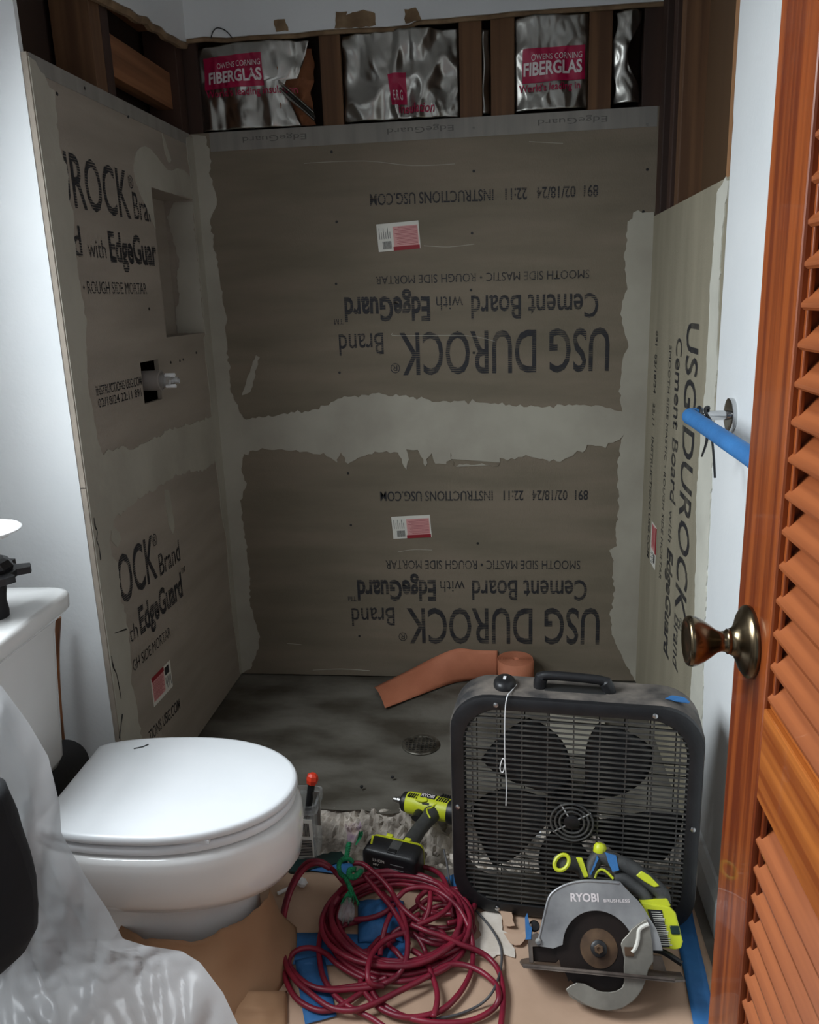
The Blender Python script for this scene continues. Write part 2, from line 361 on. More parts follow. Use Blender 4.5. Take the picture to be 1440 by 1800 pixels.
for px, py in [(583,267),(833,225),(833,301),(830,410),(592,390),(591,499),(828,510),(597,655),(612,832),(617,923),(840,955),(632,1118),(1138,219),(1138,298),(833,620),(1131,372)]:
    p = bk(px, py); obj('screw', cyl(nb(), p+Vector((0, .002, 0)), p+Vector((0, -.0012, 0)), .0042, seg=10), M['black_dot'], b_up if py < 745 else b_low)
def btext(bd, body, a, b, h, bold=0):
    fn, L, hh = line_on(FB, a, b, h, (0, -1)); lettering('printed_text', body, bd, M['inkH'], fn, L, hh, bold)
# stencilled print, upside down on both boards
btext(b_up, '891  02/18/24   22:11   INSTRUCTIONS USG.COM', (.279, 1.62), (-.412, 1.625), .032, .012)
btext(b_up, 'SMOOTH SIDE MASTIC \u2022 ROUGH SIDE MORTAR', (.258, 1.378), (-.405, 1.382), .025, -.002)
btext(b_up, 'Cement Board', (.287, 1.306), (-.105, 1.312), .070, .012)
btext(b_up, 'with', (-.13, 1.312), (-.215, 1.313), .042, -.004)
btext(b_up, 'EdgeGuard', (-.235, 1.313), (-.509, 1.318), .070, .03)
btext(b_up, '\u2122', (-.515, 1.268), (-.545, 1.268), .03, 0)
btext(b_up, 'USG DUROCK', (.324, 1.201), (-.335, 1.203), .130, .010)
btext(b_up, '\u00ae', (-.337, 1.11), (-.368, 1.11), .03, 0)
btext(b_up, 'Brand', (-.388, 1.207), (-.533, 1.205), .066, .004)
btext(b_low, '891  02/18/24   22:11   INSTRUCTIONS USG.COM', (.269, .684), (-.42, .684), .032, .012)
btext(b_low, 'SMOOTH SIDE MASTIC \u2022 ROUGH SIDE MORTAR', (.248, .443), (-.411, .441), .031, -.002)
btext(b_low, 'Cement Board', (.272, .372), (-.115, .370), .070, .012)
btext(b_low, 'with', (-.14, .368), (-.225, .368), .042, -.004)
btext(b_low, 'EdgeGuard', (-.24, .368), (-.515, .366), .070, .03)
btext(b_low, '\u2122', (-.52, .322), (-.55, .322), .03, 0)
btext(b_low, 'USG DUROCK', (.317, .271), (-.344, .264), .128, .010)
btext(b_low, '\u00ae', (-.346, .175), (-.376, .175), .03, 0)
btext(b_low, 'Brand', (-.388, .268), (-.54, .264), .066, .004)
# paper stickers with a barcode, upside down: o = the sticker's top left corner when read upright
def sticker(parent, F, o, ex, ey, W, H, label):
    o, ex, ey = Vector(o), Vector(ex).normalized(), Vector(ey).normalized()
    G = lambda x, y, d: F(*(o + ex*x + ey*y), d)
    R = lambda x0, x1, y0, y1, d, bm: prism(bm, [(x0, y0), (x1, y0), (x1, y1), (x0, y1)], G, 0, d)
    s = obj('sticker', R(0, W, 0, H, .001, nb()), M['label_white'], parent, label=label)
    obj('pink_panel', R(.004, W*.62, H*.02, H*.86, .0014, nb()), M['label_pink'], s)
    obj('red_stripe', R(.002, W*.64, -.0005, H*.14, .0016, nb()), M['label_red'], s)
    bm = nb()
    for k in range(13): R(W*.05, W*(.50+.08*((k*7) % 3)/2), H*(.20+k*.05), H*(.212+k*.05), .0017, bm)
    tag(obj('small_print', bm, M['label_red'], s), kind='stuff')
    bm = nb(); x = W*.68
    for k in range(14):
        wd = (.9, 1.8, 1.2, 2.4)[(k*5) % 4]*.0006; R(x, x+wd, H*.08, H*.36, .0017, bm); x += wd+.0011
    for k in range(6): R(W*(.69+.05*k), W*(.70+.05*k), H*.45, H*(.85 if k % 2 else .7), .0017, bm)
    tag(obj('barcode', bm, M['label_ink'], s), kind='stuff')
sticker(b_up, FB, (-.259, 1.461), (-1, -.05), (-.06, 1), .132, .082, 'small white and pink paper sticker')
sticker(b_low, FB, (-.249, .525), (-1, -.05), (-.06, 1), .132, .078, 'small white and pink paper sticker')
# studs above the boards, cavity and drywall bulkhead
for x0, x1, m in ((-.972, -.925, 'stud_red'), (-.546, -.482, 'stud'), (-.130, -.064, 'stud'), (-.038, .031, 'stud'), (.244, .310, 'stud'), (.398, .46, 'stud_red')):
    obj('stud', box(nb(), (x0, BY+.004, 1.78), (x1, BY+.09, 2.35)), M[m], wall_back, bevel=.002)
e = [(320,72),(360,66),(400,68),(440,64),(480,62),(520,60),(560,55),(600,52),(640,50),(680,49),(720,45),(735,37),(780,34),(820,30),(860,27),(900,22),(950,19),(1000,15),(1050,12),(1100,8),(1165,4)]
low = [(p.x, p.z) for p in (bk(*q) for q in e)]
low[0] = (LX-.012, low[0][1]); low[-1] = (RX+.012, low[-1][1])
obj('drywall', prism(nb(), low+[(RX+.012, 2.4), (LX-.012, 2.4)], FB, -.002, .012), M['drywall'], wall_back, label='white painted upper wall')
obj('drywall_core', tube(nb(), [Vector((p.x, BY-.002, p.y-.005)) for p in smooth_path([(a, b, 0) for a, b in low], 3)], .0075, 6), M['core'], wall_back, label='torn brown gypsum edge')
for fx in ([(488, 58), (484, 38), (503, 36), (509, 57)], [(590, 52), (592, 24), (612, 23), (610, 30), (640, 20), (660, 26), (662, 48)], [(714, 44), (712, 20), (732, 16), (742, 38)]):
    obj('torn_paper', prism(nb(), jag([(bk(*q).x, bk(*q).z) for q in fx], .003, .01, 9), FB, .012, .0145), M['core'], wall_back)
# --- left wall of the alcove
NI = (2.298, 2.606, 1.226, 1.628); HO = (2.105, 2.222, 1.060, 1.170)
wall_left = struct('wall_left', box(nb(), (LX-.15, 1.86, -.05), (LX-.12, 2.76, 2.4)), M['sheath'])
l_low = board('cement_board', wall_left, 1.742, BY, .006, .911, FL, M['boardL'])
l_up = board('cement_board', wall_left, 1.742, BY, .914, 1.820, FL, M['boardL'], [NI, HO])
obj('edge_wrap', panel(nb(), 1.75, BY-.03, 1.787, 1.8205, [], FL, -.004, .0012), M['wrap'], l_up, label='smooth grey wrapped top edge of the board')
bm = nb(); ND = .092
box(bm, (LX-ND-.012, NI[0]-.012, NI[2]-.012), (LX-ND, NI[1]+.012, NI[3]+.012))
box(bm, (LX-ND, NI[0]-.012, NI[2]-.012), (LX-.0125, NI[0], NI[3]+.012)); box(bm, (LX-ND, NI[1], NI[2]-.012), (LX-.0125, NI[1]+.012, NI[3]+.012))
box(bm, (LX-ND, NI[0], NI[2]-.012), (LX-.0125, NI[1], NI[2])); box(bm, (LX-ND, NI[0], NI[3]), (LX-.0125, NI[1], NI[3]+.012))
niche = obj('shower_niche', bm, M['boardL'], wall_left, label='recessed box of board for a shelf')
FN = lambda u, v, d: Vector((LX-u, NI[1]-d, v))      # niche far side: u = depth from the wall face
obj('joint_compound', prism(nb(), jag([(0, NI[2]), (.09, NI[2]), (.088, 1.30), (.070, 1.34), (.074, 1.40), (.06, 1.45), (.074, 1.52), (.085, 1.58), (.06, 1.622), (0, 1.622)], .004, .01, 4), FN, 0, .002), M['mud'], niche)
L_FRONT = [(1.745,1.812),(1.768,1.806),(1.814,1.773),(1.835,1.767),(1.825,1.686),(1.824,1.641),(1.843,1.62),(1.836,1.549),(1.851,1.514),(1.836,1.477),(1.834,1.403),(1.834,1.354),(1.843,1.291),(1.822,1.215),(1.811,1.124),(1.821,1.057),(1.823,1.016),(1.836,0.977),(1.849,0.807),(1.814,0.766),(1.818,0.728),(1.841,0.699),(1.841,0.639),(1.835,0.596),(1.851,0.559),(1.85,0.497),(1.846,0.42),(1.829,0.381),(1.842,0.342),(1.85,0.272),(1.85,0.01),(1.745,0.01)]
L_BAND = [(1.80,0.981),(1.9,0.975),(1.962,0.971),(1.992,0.958),(2.079,0.96),(2.175,0.965),(2.257,0.968),(2.342,0.963),(2.46,0.962),(2.63,0.955),(2.63,0.81),(2.441,0.803),(2.35,0.825),(2.219,0.83),(2.099,0.827),(2.007,0.826),(1.936,0.813),(1.80,0.813)]
L_CORNER = [(2.658,1.815),(2.60,1.807),(2.598,1.743),(2.608,1.714),(2.608,1.22),(2.592,1.209),(2.591,1.128),(2.598,1.035),(2.596,0.952),(2.591,0.81),(2.603,0.71),(2.599,0.631),(2.628,0.522),(2.613,0.381),(2.616,0.253),(2.635,0.092),(2.64,0.012),(2.658,.008)]
L_SWIRL = [(2.198,1.657),(2.210,1.69),(2.226,1.706),(2.25,1.72),(2.287,1.73),(2.33,1.727),(2.362,1.715),(2.396,1.700),(2.43,1.690),(2.457,1.692),(2.50,1.705),(2.56,1.706),(2.60,1.695),(2.62,1.665),(2.61,1.632),(2.436,1.6285),(2.297,1.6285),(2.296,1.59),(2.297,1.52),(2.275,1.545),(2.25,1.575),(2.225,1.60),(2.204,1.63)]
kl = lambda p: p.x < 1.75 or p.x > 2.645
for i, (pl, am, t) in enumerate(((L_FRONT, .006, .0026), (L_BAND, .008, .0022), (L_CORNER, .004, .0026), (L_SWIRL, .0015, .0018), ([(2.415,1.785),(2.43,1.77),(2.463,1.72),(2.452,1.713),(2.439,1.713),(2.42,1.74)], .001, .0018), ([(2.168,0.81),(2.195,0.80),(2.203,0.75),(2.208,0.69),(2.19,.672),(2.172,0.70),(2.163,0.746)], .003, .0018), ([(1.837,0.80),(1.87,0.771),(1.876,0.749),(1.855,0.735),(1.83,0.761)], .003, .0018))):
    obj('joint_compound', prism(nb(), jag(pl, am, .011, 20+i*2.1, kl), FL, 0, t), M['mud'], wall_left)
for px, py in [(262, 543), (100, 165), (148, 155), (225, 205), (300, 637), (322, 632), (316, 634), (345, 620)]:
    p = on(0, LX, px, py); obj('screw', cyl(nb(), p+Vector((-.002, 0, 0)), p+Vector((.0012, 0, 0)), .004, seg=10), M['black_dot'], l_up)
def ltext(bd, body, a, b, h, bold=0):
    fn, L, hh = line_on(FL, a, b, h, (0, 1)); lettering('printed_text', body, bd, M['inkH'], fn, L, hh, bold)
ltext(l_up, 'UROCK', (1.785, 1.535), (2.150, 1.535), .112, .010)
ltext(l_up, '\u00ae', (2.155, 1.61), (2.185, 1.61), .03)
ltext(l_up, 'Bran', (2.170, 1.536), (2.290, 1.536), .066, .004)
ltext(l_up, 'rd', (1.80, 1.428), (1.868, 1.428), .066, .012)
ltext(l_up, 'with', (1.895, 1.428), (1.985, 1.428), .042, -.004)
ltext(l_up, 'EdgeGuar', (2.005, 1.424), (2.285, 1.424), .068, .03)
ltext(l_up, 'IC \u2022 ROUGH SIDE MORTAR', (1.81, 1.346), (2.195, 1.346), .028, -.002)
ltext(l_up, 'INSTRUCTIONS USG.COM', (1.848, 1.112), (2.100, 1.112), .022, .012)
ltext(l_up, '02/18/24 22:11 891', (1.851, 1.084), (2.09, 1.084), .020, .008)
ltext(l_low, 'OCK', (1.835, .588), (2.060, .588), .122, .010)
ltext(l_low, '\u00ae', (2.052, .675), (2.082, .675), .032)
ltext(l_low, 'Brand', (2.077, .583), (2.225, .583), .062, .004)
ltext(l_low, 'ith', (1.848, .476), (1.905, .476), .046, -.004)
ltext(l_low, 'EdgeGuard', (1.920, .476), (2.215, .476), .070, .03)
ltext(l_low, '\u2122', (2.22, .525), (2.25, .525), .03)
ltext(l_low, 'GH SIDE MORTAR', (1.855, .398), (2.099, .394), .030, -.002)
ltext(l_low, 'TIONS USG.COM', (1.893, .172), (2.108, .160), .032, .012)
sticker(l_low, FL, (1.945, .332), (1, -.02), (0, -1), .13, .082, 'small pink and white paper sticker')
# framing above the left board
for y0, y1, x0, m in ((2.06, 2.115, -.105, 'stud'), (2.115, 2.16, -.105, 'stud_red'), (2.60, 2.655, -.105, 'stud_red')):
    obj('stud', box(nb(), (LX+x0, y0, 1.78), (LX-.006, y1, 2.35)), M[m], wall_left, bevel=.002)
obj('blocking', box(nb(), (LX-.075, 2.162, 1.885), (LX-.03, 2.60, 1.985)), M['block'], wall_left, bevel=.002, label='horizontal brown board between the studs')
obj('blocking', box(nb(), (LX-.115, 2.10, 2.10), (LX-.08, 2.60, 2.2)), M['block'], wall_left, bevel=.002)
e = [(150,-20),(178,-5),(190,0),(205,9),(222,16),(236,27),(252,30),(262,42),(276,47),(286,58),(300,64),(312,72),(322,74)]
low = [(p.y, p.z) for p in (on(0, LX, *q) for q in e)]; low[-1] = (BY, low[-1][1])
obj('drywall', prism(nb(), low+[(BY, 2.4), (low[0][0], 2.4)], FL, -.004, .012), M['drywall'], wall_left, label='white painted upper wall, torn at its lower edge')
obj('drywall_core', tube(nb(), [Vector((LX+.002+.003*noise.noise(p*40), p.x, p.y-.007)) for p in smooth_path([(a, b, 0) for a, b in low], 4)], .012, 6), M['core'], wall_left)
for pl in ([(163, 910), (165, 925), (169, 935), (168, 950), (172, 962), (175, 985)], [(194, 1153), (197, 1172), (203, 1185), (207, 1205), (211, 1228)], [(208, 1298), (213, 1255)], [(200, 1113), (220, 1106)]):
    obj('crack', tube(nb(), [p+Vector((.0024, 0, 0)) for p in smooth_path([on(0, LX, *q) for q in pl], 5)], [.0012+.0022*abs(noise.noise(Vector((i*.9, 1, 2)))) for i in range((len(pl)-1)*5+1)], 5), M['black_dot'], wall_left)
# stub wall facing the room, left of the alcove
wall_stub = struct('wall_stub', box(nb(), (-1.2, 1.74, -.05), (LX-.0125, 1.754, 2.4)), M['drywall'])
# --- right wall
wall_right = struct('wall_right', box(nb(), (RX+.09, .2, -.05), (RX+.12, 2.76, 2.4)), M['sheathR'])
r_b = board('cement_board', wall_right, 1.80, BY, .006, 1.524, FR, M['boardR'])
R_L = [(1.835,1.522),(1.889,1.502),(1.892,1.434),(1.892,1.377),(1.903,1.318),(1.896,1.246),(1.893,1.173),(1.891,1.099),(1.91,1.02),(1.911,0.955),(1.917,0.887),(1.915,0.806),(1.89,0.73),(1.882,0.648),(1.868,0.54),(1.864,0.424),(1.864,0.01)]
R_R = [(1.74,.01),(1.74,0.328),(1.76,0.475),(1.778,0.659),(1.786,0.801),(1.791,0.902),(1.804,1.036),(1.804,1.156),(1.824,1.294),(1.825,1.429),(1.80,1.517)]
obj('drywall', prism(nb(), [(.2, -.02), (1.80, -.02), (1.80, 1.60), (1.796, 1.62), (1.802, 1.64), (1.80, 1.9), (1.806, 2.0), (1.80, 2.4), (.2, 2.4)], FR, -.0125, 0), M['drywall'], wall_right, label='white painted wall')
obj('joint_compound', prism(nb(), jag(R_L+R_R, .005, .011, 41, lambda p: p.y < .02), FR, 0, .0024), M['mudR'], wall_right, label='pale strip between board and painted wall')
def rtext(body, a, b, h, bold=0):
    fn, L, hh = line_on(FR, a, b, h, (-1, 0)); lettering('printed_text', body, r_b, M['inkV'], fn, L, hh, bold)
rtext('USG DUROCK', (2.115, 1.232), (2.090, .500), .125, .010)
rtext('\u00ae', (2.03, .50), (2.03, .465), .03)
rtext('Brand', (2.092, .485), (2.086, .345), .066, .004)
rtext('Cement Board', (2.235, 1.19), (2.222, .76), .070, .010)
rtext('with', (2.222, .735), (2.22, .645), .042, -.004)
rtext('EdgeGuard', (2.222, .625), (2.21, .325), .070, .03)
rtext('SMOOTH SIDE MASTIC \u2022 ROUGH SIDE MORTAR', (2.325, 1.165), (2.325, .50), .028, -.002)
rtext('891  02/18/24   22:11   INSTRUCTIONS USG.COM', (2.54, 1.195), (2.535, .50), .032, .012)
sticker(r_b, FR, (2.395, .63), (0, -1), (1, 0), .13, .082, 'small pink paper sticker')
# framing above the right board
for y0, y1, x1, m in ((2.585, 2.655, .09, 'stud_red'), (2.44, 2.48, .09, 'stud_red'), (2.335, 2.375, .085, 'stud'), (1.803, 1.842, .07, 'stud_lit')):
    obj('stud', box(nb(), (RX+.002, y0, 1.45), (RX+x1, y1, 2.4)), M[m], wall_right, bevel=.004)
obj('sheathing_panel', box(nb(), (RX+.062, 1.842, 1.45), (RX+.072, 2.335, 2.4)), M['sheathR'], wall_right, label='brown board at the back of the stud bay')
tag(obj('baseboard_right', prism(nb(), [(0, .0), (.016, .0), (.016, .075), (.011, .088), (.006, .1), (0, .102)], lambda u, v, d: Vector((RX-u, d, v)), .2, 1.735), M['drywall']), kind='structure')
# --- rest of the room: window wall over the toilet, door wall behind the door, ceiling
WX = -1.2
wall_window = struct('wall_window', panel(nb(), .16, 2.8, -.05, 2.4, [(.60, 1.46, 1.12, 2.07)], lambda u, v, d: Vector((WX-d, u, v)), 0, .1), M['drywall'])
win = tag(obj('window_1', panel(nb(), .60, 1.46, 1.12, 2.07, [(.64, 1.42, 1.16, 1.58), (.64, 1.42, 1.62, 2.03)], lambda u, v, d: Vector((WX-d, u, v)), .05, .085), M['white_plastic']), kind='structure')
struct('wall_door', panel(nb(), -1.2, .56, -.05, 2.4, [(-.48, .285, -.1, 2.05)], lambda u, v, d: Vector((u, .10+d, v)), 0, .1), M['drywall'])
struct('ceiling', box(nb(), (-1.3, .1, 2.4), (.6, 2.8, 2.45)), M['drywall'])
# --- floor
floor = struct('floor', box(nb(), (-1.3, -.8, -.16), (.6, 2.8, -.10)), M['slab'])
obj('floor_slab', box(nb(), (-1.25, -.8, -.1), (.56, 1.66, 0)), M['slab'], floor, label='old floor slab under the paper')
def pan(u, v):
    x = -1.0 + u*1.47; y = 1.875 + v*.80
    d = hypot(x+.258, y-2.21)
    z = -.014*max(0, 1-d/.45) + .0022*noise.noise(Vector((x*9, y*9, 0))) + .001*noise.noise(Vector((x*40, y*40, 2)))
    if v < .001: y += .018*noise.noise(Vector((x*14, 3, 0)))
    return Vector((x, y, z))
obj('shower_pan', grid(nb(), pan, 70, 40), M['concrete'], floor, smooth=True, label='trowelled grey mortar shower base')
def rub(u, v):
    x = -.98 + u*1.45; y = 1.655 + v*.235
    lip = max(0, (v-.62)/.38)
    z = -.035 + .03*lip**.5 if v > .62 else -.05 + .045*max(0, (.25-v)/.25)
    a = noise.noise(Vector((x*22, y*22, 0))); b = abs(noise.noise(Vector((x*60, y*60, 4))))
    q = Vector((x*34 + .8*a, y*42, 1.5)); dd = noise.voronoi(q)[0]; q2 = Vector((x*90, y*90, 4)); d2 = noise.voronoi(q2)[0]
    z += .016*a + .055*min(dd[1]-dd[0], .34) + .012*min(d2[1]-d2[0], .4) - .012
    if v < .02 or v > .98: z = -.006 + .006*a
    hole = max(0, 1-hypot((x+.40)/.16, (y-1.75)/.05)); z -= .035*hole
    return Vector((x, y + .012*b, min(z, .012)))
obj('broken_curb', grid(nb(), rub, 170, 34), M['rubble'], floor, smooth=False, label='rough broken concrete where the curb was removed')
# ================================================================== THINGS
# --- foil faced insulation in the stud bays
def crumple(x, z, s, amp):
    p = Vector((x*8+s, z*4.5, s))
    a = noise.noise(p); b = abs(noise.noise(p*1.9)); c = abs(noise.noise(p*4.3+Vector((z*6, 0, 0))))
    return amp*(.9*a + 1.0*b - .28*c)
def batt(x0, x1, z0, z1, s, amp, label, shape=None, nu=60, back=.03):
    r = root('foil_faced_insulation', (x0, BY+.03, z0), label, 'insulation')
    def dep(x, z): return BY + .012 - .022*sin(pi*min(1, max(0, (x-x0)/(x1-x0))))**.6 + crumple(x, z, s, amp)
    def fn(u, v):
        z = z0 + (z1-z0)*v; a, b = (x0, x1) if shape is None else shape(v)
        x = a + (b-a)*u
        return Vector((x, dep(x, z), z))
    bm = grid(nb(), fn, nu, 44)
    obj('foil_facing', bm, M['foil'], r, smooth=True, world=True, solid=.0012, angle=180)
    return r, dep
def foil_print(r, dep, quad, lines, world_line):
    # quad: px corners (left top, right top, right bottom, left bottom) of the printed block on the foil
    P = [bk(*q) for q in quad]
    def at(u, v, lift):
        a = P[3].lerp(P[2], u); b = P[0].lerp(P[1], u); p = a.lerp(b, v)
        return Vector((p.x, dep(p.x, p.z)-lift, p.z))
    obj('printed_block', grid(nb(), lambda u, v: at(u, v, .0025), 46, 24), M['foil_red'], r, smooth=True, world=True, label='crimson printed block')
    for body, u0, u1, v0, h, bold, m, lift in lines:
        fn = lambda x, y: at(u0+(u1-u0)*x, v0+h*y, lift)
        lettering('printed_text', body, r, m, fn, 1, 1, bold, world=True)
b1s = lambda v: (-.927, -.66 + (.03 if v > .55 else 0) + .10*abs(v-.45))
r, dep = batt(-.927, -.62, 1.832, 2.068, 1.3, .020, 'foil insulation with crimson print in the leftmost bay, its right side torn', b1s)
foil_print(r, dep, [(354, 101), (461, 94), (466, 151), (358, 158)], [
    ('OWENS CORNING', .24, .98, .62, .17, 0, M['foil_white'], .005), ('FIBERGLAS', .08, .98, .18, .34, .03, M['foil_white'], .005),
    ("World's leading insulation", .02, 1.5, -.25, .22, .012, M['foil_red'], .004)], None)
def tornfn(u, v):
    z = 1.835 + .215*v; x = -.675 + .098*u + .02*noise.noise(Vector((z*20, 1, 0)))*u
    return Vector((x, BY + .03*u - .02*sin(pi*v*2)*u + crumple(x, z, 8, .03), z))
obj('torn_facing', grid(nb(), tornfn, 14, 30), M['kraft_torn'], r, world=True, solid=.001, label='brown paper side of the torn facing')
def foldfn(u, v):
    z = 1.838 + .09*(1-u) + .03*v; x = -.67 + .10*u
    return Vector((x, BY-.012 - .012*sin(v*pi*3) + .01*u, z))
obj('folded_flap', grid(nb(), foldfn, 12, 20), M['foil'], r, world=True, solid=.001, label='pleated foil flap')
r, dep = batt(-.479, -.132, 1.832, 2.072, 5.2, .030, 'foil insulation with deep folds and a sliver of crimson print, second bay')
foil_print(r, dep, [(682, 132), (714, 128), (716, 184), (690, 186)], [
    ('E R G', .2, .75, .15, .3, .01, M['foil_white'], .005), ('insulation', .45, 2.9, -.28, .30, .012, M['foil_red'], .004)], None)
def sfn(u, v):
    z = 1.836+.228*v; x = -.0615 + .021*u + .004*noise.noise(Vector((z*15, 0, 1)))
    return Vector((x, BY+.012+.012*u+crumple(x, z, 3, .01), z))
r2 = root('foil_faced_insulation', (-.055, BY+.03, 1.836), 'narrow sliver of foil insulation between two close studs', 'insulation')
obj('foil_facing', grid(nb(), sfn, 4, 24), M['foil'], r2, smooth=True, world=True, solid=.001)
r, dep = batt(.032, .243, 1.835, 2.083, 9.1, .018, 'flat foil insulation with a complete crimson print, right of the close studs')
foil_print(r, dep, [(919, 88), (1029, 78), (1029, 138), (918, 147)], [
    ('OWENS CORNING', .14, .95, .64, .17, 0, M['foil_white'], .005), ('FIBERGLAS', .02, .95, .22, .36, .03, M['foil_white'], .005),
    ("World's leading in", -.05, .92, -.27, .22, .012, M['foil_red'], .004)], None)
b5 = lambda v: (.312+.01*sin(v*9), .372 + .02*sin(v*7+1))
batt(.312, .392, 1.840, 2.08, 14.4, .024, 'narrow crumpled strip of foil insulation in the rightmost bay', b5, 24)
tag(obj('wire_loop', tube(nb(), [p+Vector((0, -.016, 0)) for p in smooth_path([bk(*q) for q in ((374, 70), (378, 58), (386, 52), (400, 57), (411, 69))], 5)], .0016, 6), M['black_plastic'], smooth=True), 'thin dark wire loop sticking up over the leftmost insulation', 'wire')
# --- towel bar, wrapped in tape, and two cable ties
tb = root('towel_bar', (RX, 1.665, 1.07), 'chrome towel bar wrapped in blue tape on the right wall', 'towel bar')
for y in (1.665, 1.085):
    f = obj('mounting_post', lathe(nb(), [(0, .033), (.004, .034), (.009, .033), (.0105, .028), (.011, .012), (.0112, .0095), (.066, .0095), (.07, .009)], (RX, y, 1.068), (-1, 0, 0), 40), M['chrome'], tb, smooth=True, world=True, label='chrome post and round flange')
bp = smooth_path([(RX-.058, 1.664, 1.068), (RX-.074, 1.668, 1.068), (RX-.083, 1.655, 1.068), (RX-.083, 1.60, 1.068), (RX-.083, 1.3, 1.067), (RX-.083, 1.12, 1.067), (RX-.08, 1.09, 1.067), (RX-.06, 1.085, 1.067)], 6)
obj('taped_bar', tube(nb(), bp, [.0152+.0008*noise.noise(p*60) for p in bp], 16), M['tape'], tb, smooth=True, world=True, label='bar wrapped in blue tape')
t = root('cable_tie', (RX-.05, 1.64, 1.07), 'black cable tie looped round the towel bar post, long tail hanging down', 'cable tie')
ring = [Vector((RX-.052+.006*sin(a*2), 1.655+.017*cos(a), 1.068+.018*sin(a))) for a in [k*pi/10 for k in range(20)]]
obj('loop', tube(nb(), ring, .0032, 6, True), M['black_plastic'], t, world=True)
obj('tail', tube(nb(), smooth_path([on(0, .392, 1246, 752), on(0, .39, 1252, 775), on(0, .385, 1255, 805), on(0, .385, 1257, 840)], 5), .0022, 6), M['black_plastic'], t, world=True)
obj('lock_head', box(nb(), Vector(ring[15])-Vector((.004, .005, .004)), Vector(ring[15])+Vector((.004, .005, .004))), M['black_plastic'], t, world=True, bevel=.001)
t = root('cable_tie', (RX-.06, 1.63, 1.06), 'black cable tie hanging under the taped bar with a short curled tail', 'cable tie')
ring = [Vector((RX-.066, 1.655+.019*cos(a), 1.066+.020*sin(a))) for a in [k*pi/10 for k in range(20)]]
obj('loop', tube(nb(), ring, .0034, 6, True), M['black_plastic'], t, world=True)
q = smooth_path([on(0, .376, 1243, 745), on(0, .376, 1243, 770), on(0, .375, 1240, 785), on(0, .375, 1234, 802)], 5)
obj('tail', tube(nb(), q, [.0034-.0016*i/len(q) for i in range(len(q))], 6), M['black_plastic'], t, world=True)
# --- louvred door standing open on the right
DX, DY0, DY1 = .27, .235, .938
dr = root('door_1', (DX+.018, DY0, .01), 'open varnished pine louvred door with an antique brass knob', 'door')
dr['kind'] = 'structure'; del dr['label']; del dr['category']
T = .036
def stile(y0, y1):
    return obj('stile', box(nb(), (DX, y0, .012), (DX+T, y1, 2.03)), M['door'], dr, world=True, bevel=.003)
stile(DY1-.118, DY1); stile(DY0, DY0+.118)
ya, yb = DY0+.118, DY1-.118
for z0, z1 in ((.012, .20), (.772, .880), (1.92, 2.03)):
    obj('rail', box(nb(), (DX, ya, z0), (DX+T, yb, z1)), M['door_rail'], dr, world=True, bevel=.002)
for y in (yb, ya):
    s = 1 if y == ya else -1
    for z0, z1 in ((.20, .772), (.88, 1.92)):
        obj('moulding', box(nb(), (DX+.007, min(y, y+s*.007), z0), (DX+.012, max(y, y+s*.007), z1)), M['door'], dr, world=True, bevel=.0015)
for z0, z1 in ((.772-.008, .772), (.88, .888)):
    obj('moulding', box(nb(), (DX+.006, ya, z0), (DX+.013, yb, z1)), M['door_rail'], dr, world=True, bevel=.0015)
slat_me = None
def slat(z):
    global slat_me
    if slat_me is None:
        bm = nb()
        prof = [(-.021, -.0045), (.021, -.0045), (.0235, -.002), (.0235, .002), (.021, .0045), (-.021, .0045), (-.0235, .002), (-.0235, -.002)]
        a = radians(48)
        prism(bm, [(x*cos(a)-y*sin(a), x*sin(a)+y*cos(a)) for x, y in prof], lambda u, v, d: Vector((u, d, v)), ya-.004, yb+.004)
        o = obj('slat', bm, M['slat'], dr); slat_me = o.data
    else: o = link(bpy.data.objects.new('slat', slat_me), dr)
    o.location = Vector((DX+.0205, 0, z)) - MW[dr.name].translation
z = .222
while z < .765: slat(z); z += .0365
z = .905
while z < 1.915: slat(z); z += .0365
kz, ky = .928, .882
kn = obj('door_knob', lathe(nb(), [(0, .0405), (.003, .0412), (.006, .040), (.010, .034), (.014, .024), (.018, .0165), (.022, .0148)], (DX, ky, kz), (-1, 0, 0), 48), M['bronze'], dr, smooth=True, world=True, angle=60, label='antique brass knob and rosette')
obj('knob_handle', lathe(nb(), [(.018, .0125), (.022, .0142), (.025, .0142), (.027, .0118), (.032, .0115), (.037, .0135), (.044, .0190), (.052, .0245), (.059, .0278), (.064, .0286), (.067, .0280), (.069, .0262), (.0695, .0225), (.0685, .0200), (.0680, .012), (.0685, .004), (.0685, .0005)], (DX, ky, kz), (-1, 0, 0), 48), M['bronze'], kn, smooth=True, world=True, angle=50)
obj('key_hole', cyl(nb(), (DX-.0125, ky-.010, kz-.022), (DX-.009, ky-.009, kz-.021), .0035, seg=12), M['black_dot'], kn, world=True)
obj('latch_plate', box(nb(), (DX+.007, DY1-.001, kz-.03), (DX+.029, DY1+.0012, kz+.03)), M['bronze'], dr, world=True)
